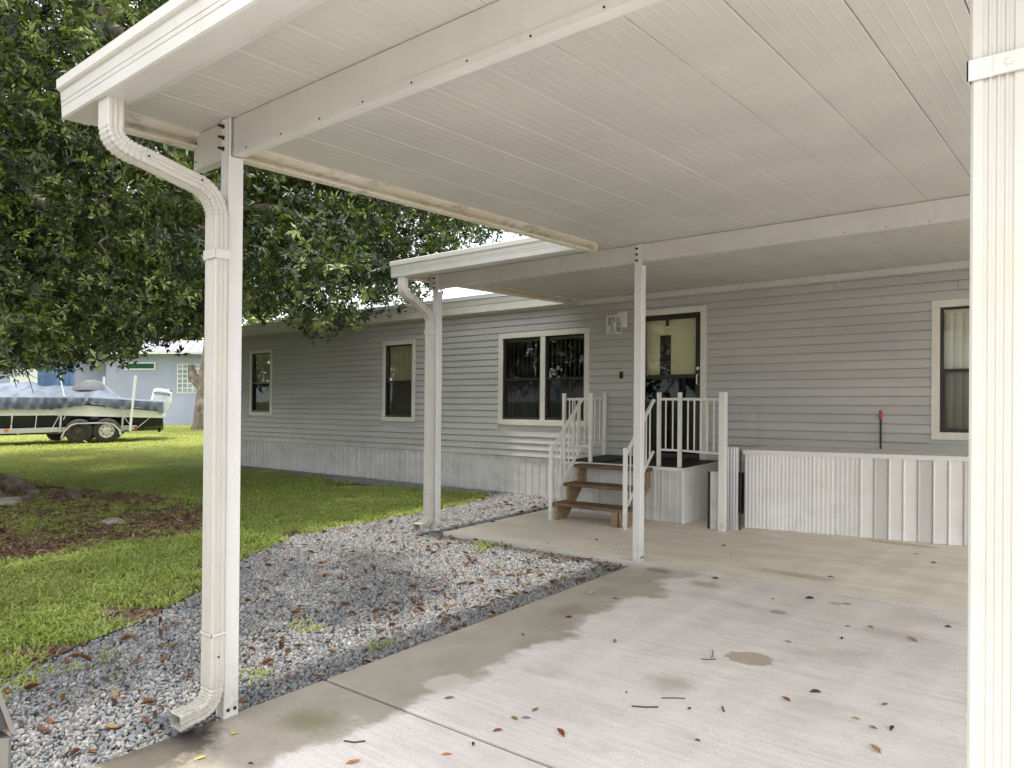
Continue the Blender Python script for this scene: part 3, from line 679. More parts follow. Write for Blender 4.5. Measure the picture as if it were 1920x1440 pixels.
MB().lathe((-5.535, WY-.16, 2.41), (0, 0, 1), [(.012, 0), (.012, .04), (.022, .07), (.026, .10), (.016, .135), (.002, .145)], 12).build('bulb', 'lampw', lamp, smooth=True)
MB().lathe((-5.50, WY-.0455, 2.52), (0, -1, 0), [(.012, 0), (.01, .006)], 10).build('sensor', 'dark', lamp)
tag(B('doorbell', 'dark', None, -5.515, -5.465, WY-.045, WY-.018, 1.745, 1.845, bevel=.008), 'small black doorbell on the siding between window and door', 'doorbell')

# ------------------------------------------------------------------ porch deck
DX0, DX1, DY0, DZ = -5.75, -3.985, 8.10, .66
deck = thing('porch_deck', (-4.85, 8.6, 0), 'raised entry deck with dark floor and pale grey corrugated skirting', 'deck')
n = 8; w_ = (WY-.03-DY0)/n; f0 = None
for k in range(n):
    y = DY0+w_*k
    if f0 is None: f0 = B('deck_board', 'dark', deck, DX0, DX1, y, y+w_-.006, DZ-.03, DZ-.004, bevel=.002)
    else: dup(f0, (0, w_*k, 0))
B('deck_rim', 'trim', deck, DX0-.002, DX1+.002, DY0-.014, DY0-.001, DZ-.045, DZ-.002, bevel=.003)
B('deck_rim', 'trim', deck, DX1+.0025, DX1+.014, DY0-.014, WY-.04, DZ-.045, DZ-.002, bevel=.003)
sp = skirt_panel(deck, 'skirting_panel', 'skirt', DX0, .29, DY0-.004, .002, DZ-.046, 3, .008)
for k in range(1, 6): dup(sp, (.2935*k, 0, 0))
B('corner_trim', 'skirtw', deck, DX1-.018, DX1+.010, DY0-.020, DY0+.02, .001, DZ-.047)
mb = MB()
for k in range(8): mb.box(DX1-.004-(.004 if k % 2 else 0), DX1+.004, DY0+.021+k*.13, DY0+.021+(k+1)*.13-.002, .002, DZ-.047)
mb.build('side_skirting', 'skirtw', deck)
B('door_mat', 'dark', deck, -5.15, -4.35, 8.72, 9.12, DZ-.0035, DZ+.008, bevel=.003)['label'] = 'black rubber door mat'
tag(B('folded_mat', 'dark', None, -5.66, -5.15, 8.16, 8.62, DZ-.003, DZ+.012, bevel=.004), 'dark rubber mat lying on the deck at the head of the steps', 'mat')

# steps
st = thing('wooden_steps', (-4.9, 7.7, 0), 'three weathered wooden steps leading up to the entry deck', 'steps')
sx0, sx1 = -5.39, -4.42
for k, (y, z) in enumerate(((7.42, .215), (7.67, .43), (7.90, .642))):
    B('tread', 'wood', st, sx0-.03, sx1+.03, y, y+.27 if k < 2 else 8.083, z-.04, z, bevel=.004)
def stringer(x):
    pr = [(7.44, .001), (7.44, .174), (7.69, .174), (7.69, .389), (7.92, .389), (7.92, .601), (8.083, .601), (8.083, .42), (7.66, .001)]
    return MB().loft([[(xx, y, z) for y, z in pr] for xx in (x, x+.04)]).build('stringer', 'woodl', st, bevel=.003)
stringer(sx0); stringer(sx1-.04)
B('support_block', 'woodl', st, sx1-.16, sx1-.07, 7.435, 7.475, .001, .172, bevel=.003)
# railings
def railpost(x, y, z0, z1, par, s=.042):
    return B('post', 'rail', par, x-s/2, x+s/2, y-s/2, y+s/2, z0, z1, bevel=.003)
def stair_rail(x, label, yt, zb, zt):
    r = thing('stair_railing', (x, 7.42, 0), label, 'railing', 'white metal stair railings')
    railpost(x, 7.42, .001, .925, r); MB().box(x-.045, x+.045, 7.36, 7.48, .0005, .008).build('foot_plate', 'rail', r)
    p0 = Vector((x, 7.441, .86)); p1 = Vector((x, yt-.021, zt-.055))
    q0 = Vector((x, 7.441, .24)); q1 = Vector((x, yt-.021, zt-.68))
    MB().bar(p0, p1, .028, .036, (1, 0, 0)).build('top_rail', 'rail', r, bevel=.002)
    MB().bar(q0, q1, .024, .026, (1, 0, 0)).build('bottom_rail', 'rail', r, bevel=.002)
    for k in range(1, 7):
        t_ = k/7; a = q0.lerp(q1, t_); b = p0.lerp(p1, t_)
        MB().box(x-.007, x+.007, a.y-.007, a.y+.007, a.z+.006, b.z-.012).build('baluster', 'rail', r)
    return r
stair_rail(-5.43, 'white metal stair railing on the side of the steps away from the carport post', DY0, 0, 1.52)
stair_rail(-4.38, 'white metal stair railing close behind the middle carport post', DY0, 0, 1.52)
def deck_rail(pts, label, nb, zb=DZ, z1=1.55, skip0=False, skip1=False):
    (xa, ya), (xb, yb) = pts
    r = thing('deck_railing', ((xa+xb)/2, (ya+yb)/2, zb), label, 'railing', 'white metal deck railings')
    if not skip0: railpost(xa, ya, zb, z1, r)
    if not skip1: railpost(xb, yb, zb, z1, r)
    A_, B_ = Vector((xa, ya, 0)), Vector((xb, yb, 0)); d = (B_-A_).normalized()*.0215
    for nm, z, h in (('top_rail', z1-.08, .030), ('bottom_rail', zb+.20, .024)):
        MB().bar(A_+d+Vector((0, 0, z)), B_-d+Vector((0, 0, z)), .026, h).build(nm, 'rail', r, bevel=.002)
    for k in range(1, nb+1):
        p = A_.lerp(B_, k/(nb+1)); MB().box(p.x-.007, p.x+.007, p.y-.007, p.y+.007, zb+.213, z1-.096).build('baluster', 'rail', r)
    return r
deck_rail([(-5.74, DY0+.03), (-5.72, 9.10)], 'deck railing in front of the wide window, running back to the wall', 7)
deck_rail([(-5.697, DY0+.03), (-5.32, DY0+.03)], 'short deck railing beside the top of the steps, under the wide window', 3, skip0=True)
deck_rail([(-4.335, DY0+.03), (-4.06, DY0+.03)], 'narrow deck railing beside the steps, in front of the door', 2)
deck_rail([(-4.035, DY0+.03), (-3.475, 7.96)], 'deck railing that ends on the tall ground post beside the door', 5, skip0=True, skip1=True)
tp = thing('railing_post', (-3.45, 7.95, 0), 'tall square post from the patio up to the railing, beside the grey sheet', 'post')
B('shaft', 'rail', tp, -3.475, -3.40, 7.90, 7.975, .001, 1.55, bevel=.004)
sh = thing('corrugated_sheet', (-3.6, 7.95, 0), 'narrow translucent-looking pale sheet standing against the tall railing post', 'sheet')
skirt_panel(sh, 'sheet_panel', 'skirt', -3.60, .12, 7.97, .002, .655, 4, .006)
B('shadow_strip', 'dark', sh, -3.635, -3.607, 7.98, 8.0, .002, .65)  # solid dark strip standing in for the shade of the open gap
# galvanised sheet between deck and storage enclosure
gs = thing('metal_sheet', (-3.3, 8.0, 0), 'bluish brushed metal sheet standing beside the white corrugated enclosure', 'sheet')
skirt_panel(gs, 'sheet_panel', 'galv', -3.475, .165, 8.06, .002, .93, 5, .004)
B('gap_shadow_strip', 'dark', gs, -3.307, -3.299, 8.10, 8.12, .002, .90)  # black sliver painted in as the shadow of the slit beside the enclosure

# skirted enclosure
EX0, EX1 = -3.325, 2.2
ey = lambda x: 8.58+.15*(x+1.16)*.9
enc = thing('skirted_enclosure', (-1.5, 8.5, 0), 'low enclosure against the wall, faced with white ribbed panels under a flat ledge', 'enclosure')
ang = math.atan(.135)
mb = MB(); mb.loft([[(EX0-.01, ey(EX0)-.03, z), (EX1, ey(EX1)-.03, z), (EX1, WY-.02, z), (EX0-.01, WY-.02, z)] for z in (.872, .888)]); mb.build('ledge', 'skirtw', enc)
mb = MB(); mb.loft([[(EX0-.012, ey(EX0)-.034, z), (EX1, ey(EX1)-.034, z), (EX1, ey(EX1)-.020, z), (EX0-.012, ey(EX0)-.020, z)] for z in (.842, .8715)]); mb.build('top_trim', 'skirtw', enc)
x = EX0; k = 0
ca = math.cos(ang)
while x < EX1-.2:
    if x < -2.72: wd, nr, dp = .24, 6, .006
    elif x < -2.25: wd, nr, dp = .235, 5, .009
    else: wd, nr, dp = .133, 1, .022
    perf = (k % 3 == 1 and wd < .2)
    skirt_panel(enc, 'skirting_panel' if not perf else 'vent_panel', 'perf' if perf else 'skirtw', x, (wd-.001)/ca, ey(x)-.002, .002, .8415, nr, dp, ang)
    x += wd
    if wd < .2: k += 1
B('end_panel', 'galv', enc, EX0-.006, EX0-.001, ey(EX0), WY-.03, .002, .871)
B('wall_stay', 'room', enc, EX0+.05, EX1-.05, 8.9, 8.91, .01, .86)
rod = thing('tool_handle', (-2.1, 9.1, .888), 'black rod with a red grip leaning on the siding above the enclosure', 'tool')
MB().tube([(-2.09, WY-.09, .889), (-2.103, WY-.032, 1.25)], .011, 8).build('shaft', 'dark', rod)
MB().tube([(-2.102, WY-.036, 1.22), (-2.105, WY-.026, 1.32)], .016, 10).build('grip', 'red', rod)

# ------------------------------------------------------------------ boat on trailer (frame: a along, b away, z up)
def D(px, py, z_):
    c = np.array([(px-960)/1398, (py-720)/1398, 1.])*z_; q = R@c; return (q[0], q[1], q[2]-SX*q[0]-SY*q[1]+H)
BD = 25.0; S = 1398/BD
BO = BD+1.05; gx, gy, gz = D(174, 832, BO); gz = 0.0
A_ = (R[0, 0], R[1, 0]); B_ = (R[0, 2], R[1, 2]); nrm = math.hypot(*A_); A_ = (A_[0]/nrm, A_[1]/nrm); nrm = math.hypot(*B_); B_ = (B_[0]/nrm, B_[1]/nrm)
TH_ = math.radians(24); CT, ST = math.cos(TH_), math.sin(TH_)
A0_, B0_ = A_, B_
A_ = (A0_[0]*CT+B0_[0]*ST, A0_[1]*CT+B0_[1]*ST); B_ = (B0_[0]*CT-A0_[0]*ST, B0_[1]*CT-A0_[1]*ST)
FR = ((gx, gy, gz), A_, B_)
def pa(px, py): return ((px-174)/S, (832-py)/S)
X0_ = (174-960)/1398*BO
def ea(px, b=-1.15): return ((px-960)*(BO+b*CT)-1398*(X0_-b*ST))/(1398*CT-(px-960)*ST)
def interp(pts, x):
    for (x0, y0), (x1, y1) in zip(pts, pts[1:]):
        if x0 <= x <= x1: return y0+(y1-y0)*(x-x0)/(x1-x0)
    return pts[0][1] if x < pts[0][0] else pts[-1][1]
boat = thing('boat', (gx, gy, gz), 'boat with cream and navy hull under a blue canvas cover, parked on the lawn', 'boat')
HW = 1.15
def hullring(px):
    a = ea(px)
    taper = 1.0 if px > -150 else max(.06, 1-((-150-px)/260)**2)
    top = interp([(-420, 742), (-100, 757), (150, 760), (309, 776)], px)
    mid = interp([(-420, 770), (-100, 775), (100, 777), (309, 787)], px)
    bot = interp([(-420, 790), (-300, 806), (0, 812), (309, 810)], px)
    zt, zm, zb = (832-top)/S, (832-mid)/S, (832-bot)/S
    return a, taper*HW, zt, zm, zb
pxs = list(range(-400, 300, 25))+[300, 305]
up = MB(FR); up.loft([[(a, -w1, zm), (a, -w1*1.02, zt), (a, w1*1.02, zt), (a, w1, zm)] for a, w1, zt, zm, zb in map(hullring, pxs)]); up.build('topsides', 'hullw', boat)
lo = MB(FR); lo.loft([[(a, -w1*.985, zm-.002), (a, -w1*.86, zb+.12), (a, 0, zb-.08), (a, w1*.86, zb+.12), (a, w1*.985, zm-.002)] for a, w1, zt, zm, zb in map(hullring, pxs)]); lo.build('lower_hull', 'hulld', boat)
rb = MB(FR); rb.loft([[(a, -w1-.02, zm-.03), (a, -w1-.02, zm+.03), (a, -w1+.01, zm+.03), (a, -w1+.01, zm-.03)] for a, w1, zt, zm, zb in map(hullring, pxs)]); rb.build('rub_rail', 'hullw', boat)
# canvas cover
topP = [(-420, 742), (-200, 728), (0, 718), (45, 715), (70, 721), (110, 721), (140, 722), (160, 716), (185, 718), (205, 735), (222, 750), (300, 755), (309, 762)]
botP = [(-420, 765), (0, 767), (25, 765), (48, 768), (70, 766), (95, 768), (120, 765), (150, 762), (168, 757), (190, 761), (215, 768), (235, 770), (250, 766), (275, 771), (290, 772), (306, 780)]
crP = [(-420, 750), (0, 744), (100, 746), (168, 747), (225, 751), (309, 758)]
cv = MB(FR); rings = []
pr_ = random.Random(3)
for i, px in enumerate([q for q in range(-395, 310, 5)]):
    a = ea(px); _, w1, *_r = hullring(px); w1 = w1*1.03+.06
    zt, zb, zcz = (832-interp(topP, px))/S, (832-interp(botP, px))/S, (832-interp(crP, px))/S
    fold = .06*math.sin(px*.31+math.sin(px*.07)*2)**3+.035*math.sin(px*.9+1)
    rid = .04*math.sin(px*.11)
    zt = max(zt, zcz+.03)
    L = [(-w1-fold*.4, zb+.02*math.sin(px*.37)), (-w1-.01+fold*.9, zb*.55+zcz*.45), (-w1+.02, zcz), (-w1*.72, zcz+(zt-zcz)*.42+rid*.4), (-w1*.38, zcz+(zt-zcz)*.86-rid*.3), (0, zt)]
    ring = [(a, y, z) for y, z in L]+[(a, -y, z) for y, z in L[-2::-1]]
    rings.append(ring)
cv.loft(rings, closed=False, caps=False)
cv.poly([rings[-1][k] for k in range(len(rings[-1]))])
co = cv.build('canvas_cover', 'canvas', boat, smooth=True)
hp = MB(FR); rings = []
for i in range(13):
    t_ = i/12; px = 135+62*t_; hgt = math.sin(math.pi*min(1, t_*1.0))**.6
    zb_ = (832-interp([(135, 728), (165, 727), (197, 730)], px))/S; zt_ = (832-interp([(135, 727), (147, 720), (160, 714), (175, 714), (188, 717), (197, 728)], px))/S
    rings.append([(ea(px, -.3), -.78*math.cos(q)*(.75+.25*hgt)-.15, zb_-.1+(zt_-zb_+.12)*math.sin(q)) for q in [math.pi*k/8 for k in range(9)]])
hp.loft(rings, closed=False, caps=False); hp.build('covered_seat', 'canvasg', co, smooth=True)
# upright canvas enclosure
ue = MB(FR); rings = []
for z in (1.9, 2.3, 2.8, 3.25): 
    rings.append([(ea(px), b-.0+.03*math.sin(px*.5+z*2), z) for px, b in ((61, -.35), (75, -.4), (88, -.37), (104, -.41), (116, -.38), (126, -.33), (126, .55), (61, .55))])
ue.loft(rings); ue.build('canvas_enclosure', 'canvasd', boat)
for x0, x1, y0, y1 in ((168, 700, 165, 728),):
    pass
for pts in ([(106, -.46, 3.2), (107, -.44, 2.1), (120, -1.17, 1.55), (119, -1.2, 1.2), (98, -1.22, .52)], [(70, -1.23, 1.1), (66, -1.22, .52)], [(25, -1.23, 1.05), (20, -1.22, .5)], [(22, -1.23, 1.05), (22, -1.22, .5)], [(127, -1.22, 1.1), (119, -1.22, .8)], [(228, -1.2, .95), (250, -1.2, .42)], [(291, -1.1, .95), (256, -1.15, .45)]):
    MB(FR).tube([(ea(px), b, z) for px, b, z in pts], .012, 5).build('tie_rope', 'rope', boat)
ea_side = ea
def ea(px, b=-.15): return ea_side(px, b)
# outboard engine
en = MB(FR)
def er(pts, hw): return [(ea(px), b, (832-py)/S) for b in (-hw, hw) for px, py in (pts if b < 0 else pts[::-1])]
out_ = [(279, 762), (287, 733), (291, 730), (316, 733), (322, 738), (321, 758), (314, 772), (308, 777), (284, 768)]
out_in = [(283, 761), (289, 737), (293, 734), (313, 737), (317, 741), (316, 757), (311, 767), (306, 772), (287, 765)]
rr = [[(ea(px), b, (832-py)/S) for px, py in o] for b, o in ((-.27, out_in), (-.20, out_), (.20, out_), (.27, out_in))]
cowl = en.loft(rr).build('engine_cowl', 'engine', boat)
MB(FR).box(ea(312), ea(321), -.22, .22, (832-737.5)/S, (832-735)/S+.01).build('cowl_vent', 'dark', cowl)
leg = MB(FR); leg.loft([[(ea(px0), b*s, (832-py)/S), (ea(px1), b*s, (832-py)/S), (ea(px1), -b*s, (832-py)/S), (ea(px0), -b*s, (832-py)/S)] for px0, px1, py, b, s in ((287, 311, 777, .15, 1), (293, 309, 786, .12, 1), (292, 303, 795, .10, 1), (294, 302, 806, .08, 1))])
leg.box(ea(290), ea(307), -.16, .16, (832-797.5)/S, (832-796)/S)
leg.build('engine_leg', 'engine', boat)
MB(FR).loft([[(ea(279), -.02, (832-811)/S), (ea(286), -.02, (832-817)/S), (ea(292), -.02, (832-811)/S)], [(ea(279), .02, (832-811)/S), (ea(286), .02, (832-817)/S), (ea(292), .02, (832-811)/S)]]).build('skeg', 'galv', boat)
pp = MB(FR)
for k in range(3):
    t_ = k*2.09+.3; c0 = (ea(298), 0, (832-809)/S)
    pp.loft([[(c0[0]+dx_, math.cos(t_)*r_+math.sin(t_)*w0, c0[2]+math.sin(t_)*r_-math.cos(t_)*w0) for w0, dx_ in ((-.05, -.04), (.05, .04), (.05, .055), (-.05, -.025))] for r_ in (.03, .11, .17)])
pp.lathe((ea(296), 0, (832-809)/S), (1, 0, 0), [(.05, 0), (.05, .12), (.01, .16)], 10); pp.build('propeller', 'dark', boat)
def text(body, loc, size, mat, parent, rotm, ext=.004, bold=0):
    cu = bpy.data.curves.new('t', 'FONT'); cu.body = body; cu.size = size; cu.extrude = ext; cu.align_x = 'CENTER'; cu.align_y = 'CENTER'; cu.space_character = 1.15; cu.offset = bold
    to = bpy.data.objects.new('t', cu); COL.objects.link(to); dg = bpy.context.evaluated_depsgraph_get(); dg.update()
    me = bpy.data.meshes.new_from_object(to.evaluated_get(dg)); bpy.data.objects.remove(to)
    vs = [rotm@v.co+Vector(loc) for v in me.vertices]; b = base_of(parent)
    me2 = bpy.data.meshes.new('lettering'); me2.from_pydata([tuple(v-b) for v in vs], [], [list(p.vertices) for p in me.polygons]); me2.materials.append(M[mat])
    o = bpy.data.objects.new('lettering', me2); COL.objects.link(o); o.parent = parent; return o
tl = Vector((gx+A_[0]*ea(303)+B_[0]*-.274, gy+A_[1]*ea(303)+B_[1]*-.274, gz+(832-741.5)/S))
rm = Matrix(((A_[0], 0, B_[0]), (A_[1], 0, B_[1]), (0, 1, 0)))
text('HONDA', tl, .135, 'letter', cowl, rm@Matrix.Rotation(math.radians(-7), 3, 'Z'), .004, .003)
ea = ea_side
# transom bits
B2 = MB(FR); B2.box(ea(300, -.4), ea(309, -.4), -.5, .5, (832-790)/S, (832-783)/S); B2.box(ea(296, -.3), ea(306, -.3), -.3, .3, (832-800)/S, (832-791)/S); B2.build('transom_bracket', 'hullw', boat)

tr = thing('boat_trailer', (gx, gy, gz), 'tandem-axle boat trailer with pale rail under the covered boat', 'trailer')
MB(FR).box(ea(-330), ea(256), -1.16, -1.08, (832-810)/S, (832-801)/S).build('side_rail', 'trailer', tr)
MB(FR).box(ea(-330), ea(256), 1.08, 1.16, (832-810)/S, (832-801)/S).build('side_rail', 'trailer', tr)
for px in (-200, 30, 120, 225): MB(FR).box(ea(px), ea(px)+.08, -1.08, 1.08, (832-813)/S, (832-808)/S).build('cross_member', 'trailer', tr)
MB(FR).box(ea(-330), ea(240), -.07, .07, (832-816)/S, (832-813.2)/S).build('keel_support', 'trailer', tr)
fr = []; 
for px, py in ((115, 821), (120, 809), (132, 797), (143, 793.5), (200, 793.5), (215, 797), (226, 808), (229, 819)):
    fr.append((px, py))
f1 = MB(FR); ring = []
for i, (px, py) in enumerate(fr):
    cxp, cyp = 174, 818; d_ = math.hypot(px-cxp, py-cyp); ix, iy = (cxp-px)/d_*3.4, (cyp-py)/d_*3.4
    ring.append([(ea(px), -1.42, (832-py)/S), (ea(px), -1.17, (832-py)/S), (ea(px+ix), -1.17, (832-py-iy)/S), (ea(px+ix), -1.42, (832-py-iy)/S)])
f1.loft(ring).build('fender', 'trailer', tr)
def wheel(px, b, rim):
    c = Vector((gx+A_[0]*ea(px, -1.3)+B_[0]*b, gy+A_[1]*ea(px, -1.3)+B_[1]*b, gz+.40)); ax = Vector((-B_[0], -B_[1], 0)) if b < 0 else Vector((B_[0], B_[1], 0))
    c = c-ax*.10
    wq = MB().lathe(c, ax, [(.24, 0), (.36, .0), (.405, .03), (.415, .10), (.405, .17), (.36, .205), (.25, .21), (.235, .17), (.235, .02)], 32).build('wheel', 'tyre', tr, smooth=True)
    MB().lathe(c, ax, [(.235, .05), (.236, .185), (.215, .19), (.20, .155), (.10, .165), (.09, .185), (.07, .19), (.055, .19), (.05, .215), (.01, .22)], 24).build('rim', rim, wq, smooth=True)
    u = ax.orthogonal().normalized(); v = ax.cross(u); hb = MB()
    for k in range(8):
        t_ = k*math.pi/4; p = c+ax*.1575+(u*math.cos(t_)+v*math.sin(t_))*.155; hb.lathe(p, ax, [(.022, 0), (.022, .006)], 8)
    hb.build('rim_hole', 'dark', wq)
for px, rim in ((148, 'rimd'), (200, 'rimw')): wheel(px, -1.30, rim); wheel(px, 1.30, rim)
B3 = MB(FR); B3.tube([(ea(148, -1.3), -1.2, .4), (ea(148, -1.3), 1.2, .4)], .035, 8); B3.build('axle', 'rimd', tr); B3 = MB(FR); B3.tube([(ea(200, -1.3), -1.2, .4), (ea(200, -1.3), 1.2, .4)], .035, 8); B3.build('axle', 'rimd', tr)
for px, pt in ((114, 774), (230, 777)):
    MB(FR).bar((ea(px-2), -1.19, .38), (ea(px+1), -1.22, (832-pt)/S), .055, .05, (0, 1, 0)).build('bunk_upright', 'trailer', tr)
MB(FR).box(ea(8), ea(14), -1.185, -1.161, (832-807)/S, (832-801.5)/S).build('amber_marker', 'orange', tr)
MB(FR).box(ea(252), ea(257), -1.20, -1.161, (832-809)/S, (832-804)/S).build('tail_light', 'red', tr)
MB(FR).tube([(ea(244), -1.25, (832-812)/S), (ea(247), -1.25, (832-775)/S), (ea(253.5), -1.25, (832-706)/S)], .04, 10).build('guide_pole', 'rail', tr)
MB(FR).tube([(ea(190, 1.25), 1.25, (832-800)/S), (ea(193, 1.25), 1.25, (832-750)/S), (ea(194, 1.25), 1.25, (832-705)/S)], .04, 10).build('guide_pole', 'rail', tr)
MB(FR).bar((ea(159), -1.5, .10), (ea(166), -1.62, .03), .04).build('wheel_chock', 'woodl', tr)
MB(FR).lathe((ea(95), 0, .35), (0, 1, 0), [(.3, 0), (.3, .2)], 20).build('spare_wheel', 'tyre', tr)

# ------------------------------------------------------------------ neighbour house
ND = 38.0; NS = 1398/ND
nx, ny, nz_ = D(198, 803, ND)
TH_ = math.radians(18); CT, ST = math.cos(TH_), math.sin(TH_)
A_ = (A0_[0]*CT+B0_[0]*ST, A0_[1]*CT+B0_[1]*ST); B_ = (B0_[0]*CT-A0_[0]*ST, B0_[1]*CT-A0_[1]*ST)
XN_ = (198-960)/1398*ND
NF = ((nx, ny, -.12), A_, B_)
nz0 = -.12
def na(px): return ((px-960)*ND-1398*XN_)/(1398*CT-(px-960)*ST)
def nh(py): return (803-py)/NS
nb = thing('neighbour_house', (nx, ny, nz0), 'blue-grey stucco house with pale metal roof beyond the boat', 'house')
def nbox(nm, mat, px0, px1, b0, b1, py0, py1, par=nb, d0=0, d1=0):
    return MB(NF).box(na(px0)+d0, na(px1)+d1, b0, b1, nh(py0)+(0 if py0 < 803 else -.3), nh(py1)).build(nm, mat, par)
nbox('wall', 'nwall', 198, 470, 0, 9, 803, 660)
nbox('side_wall', 'nwall', 127, 197.9, 1.6, 9, 803, 660)
nbox('wing_wall', 'nwhite', 8, 62, .8, 9, 803, 655)
nbox('wing_wall', 'nwall', -160, 7.9, .9, 9, 803, 655)
nbox('garden_screen', 'nwall', 62.1, 126.9, 2.5, 9, 803, 660)
rf = MB(NF); rf.loft([[(na(118), -.7, nh(661)), (na(118), 4.5, nh(625)), (na(118), 9.8, nh(661))], [(na(480), -.7, nh(661)), (na(480), 4.5, nh(625)), (na(480), 9.8, nh(661))]]); roofo = rf.build('roof', 'nroof', nb)
rf = MB(NF); rf.loft([[(na(-170), -.3, nh(655)), (na(-170), 4.5, nh(630)), (na(-170), 9.8, nh(655))], [(na(70), -.3, nh(655)), (na(70), 4.5, nh(630)), (na(70), 9.8, nh(655))]]); rf.build('roof', 'nroof', nb)
s0 = MB(NF).loft([[(na(120)-.02, -.7, nh(661)+.005), (na(120)+.02, -.7, nh(661)+.005), (na(120)+.02, -.7, nh(661)+.05), (na(120)-.02, -.7, nh(661)+.05)], [(na(120)-.02, 4.5, nh(625)+.005), (na(120)+.02, 4.5, nh(625)+.005), (na(120)+.02, 4.5, nh(625)+.05), (na(120)-.02, 4.5, nh(625)+.05)]]).build('roof_seam', 'nroof', roofo)
for k in range(1, 24): dup(s0, (A_[0]*.41*k, A_[1]*.41*k, 0))
MB(NF).box(na(118), na(480), -.74, -.701, nh(663.5), nh(658.5)).build('fascia', 'nwhite', nb)
MB(NF).box(na(118), na(480), -.70, -.002, nh(661.6), nh(661.1)).build('soffit', 'nwhite', nb)
MB(NF).box(na(-170), na(70), -.34, -.301, nh(657.5), nh(652.5)).build('fascia', 'nwhite', nb)
sw = nbox('strip_window', 'ngreen', 236, 288, -.02, -.001, 690, 681)
mb = MB(NF); mb.box(na(232.5), na(291), -.06, -.021, nh(693), nh(690.2)); mb.box(na(232.5), na(291), -.06, -.021, nh(680.8), nh(678)); mb.box(na(232.5), na(235.6), -.06, -.021, nh(690), nh(681)); mb.box(na(287.8), na(291), -.06, -.021, nh(690), nh(681)); mb.build('frame', 'nwhite', sw)
gb = nbox('glass_block_window', 'nwhite', 331, 388, -.03, -.001, 738.5, 681.5)
g0 = MB(NF).box(na(333), na(340.5), -.045, -.0305, nh(690.2), nh(683)).build('glass_block', 'nblock', gb)
for i in range(6):
    for j in range(6):
        if i or j: dup(g0, (A_[0]*9/NS*i, A_[1]*9/NS*i, -9.2/NS*j))
pipe = MB(NF); pipe.tube([(na(199), -.3, nh(663)), (na(206), -1.0, nh(664)), (na(234), -1.9, nh(670))], .06, 8); pipe.tube([(na(234), -1.9, nh(667.5)), (na(234), -1.9, nh(672))], .08, 8); pipe.build('awning_arm', 'nwhite', nb)
MB(NF).box(na(8), na(62), .60, .799, nh(803), nh(800)).build('plinth', 'nwhite', nb)

# ------------------------------------------------------------------ car corner
def car():
    X1, Y1 = -1.55, .478     # +x flank, tail end towards the house
    t_ = thing('parked_car', (X1-.9, Y1-2.2, 0), 'grey car with a dark rear window, parked beside the near gravel', 'car')
    prof = [(-4.3, .30), (-4.35, .62), (-4.2, .80), (-3.2, .94), (-2.55, 1.30), (-1.2, 1.36), (-.45, 1.30), (-.02, .985), (0, .93), (0, .40), (-.1, .28)]
    W = 1.75
    low = [p if p[1] <= .99 else (p[0], .96) for p in prof]
    body = MB().loft([[(X1-q-ins*0, Y1+y, (z if ins == 0 else z)) for y, z in ([(-4.3, .28), (-4.35, .62), (-4.2, .80), (-3.2, .93), (-.03, .992), (0, .985), (0, .40), (-.1, .26)])] for q, ins in ((W, 0), (0, 0))]).build('body', 'carpaint', t_, bevel=.006)
    MB().loft([[(X1-q, Y1+y, z) for y, z in ((-3.15, .936), (-2.5, 1.32), (-1.2, 1.38), (-.40, 1.34), (-.17, 1.25), (-.07, 1.16), (-.026, 1.07), (-.001, 1.0))] for q in (W-.08, .004)]).build('cabin_glass', 'dark2', t_)
    MB().loft([[(X1-q, Y1+y, z) for y, z in ((-2.52, 1.322), (-1.2, 1.385), (-.50, 1.335), (-.50, 1.365), (-1.2, 1.42), (-2.5, 1.355))] for q in (W-.09, .05)]).build('roof', 'carpaint', t_)
    MB().bar((X1-.002, Y1-.026, 1.08), (X1-.001, Y1+.001, .99), .006, .008).build('window_trim', 'carpaint', t_)
    for y in (-3.55, -.85):
        for q in (W+.01, -.01-.0):
            wq = MB().lathe((X1-q+(0 if q > 1 else -.20), Y1+y, .32), (1, 0, 0), [(.2, 0), (.32, .0), (.32, .2), (.2, .2)], 24).build('wheel', 'tyre', t_)
    return t_
M['dark2'] = simple('tinted_car_glass', (.012, .014, .02), .06, .1, 3)
car()

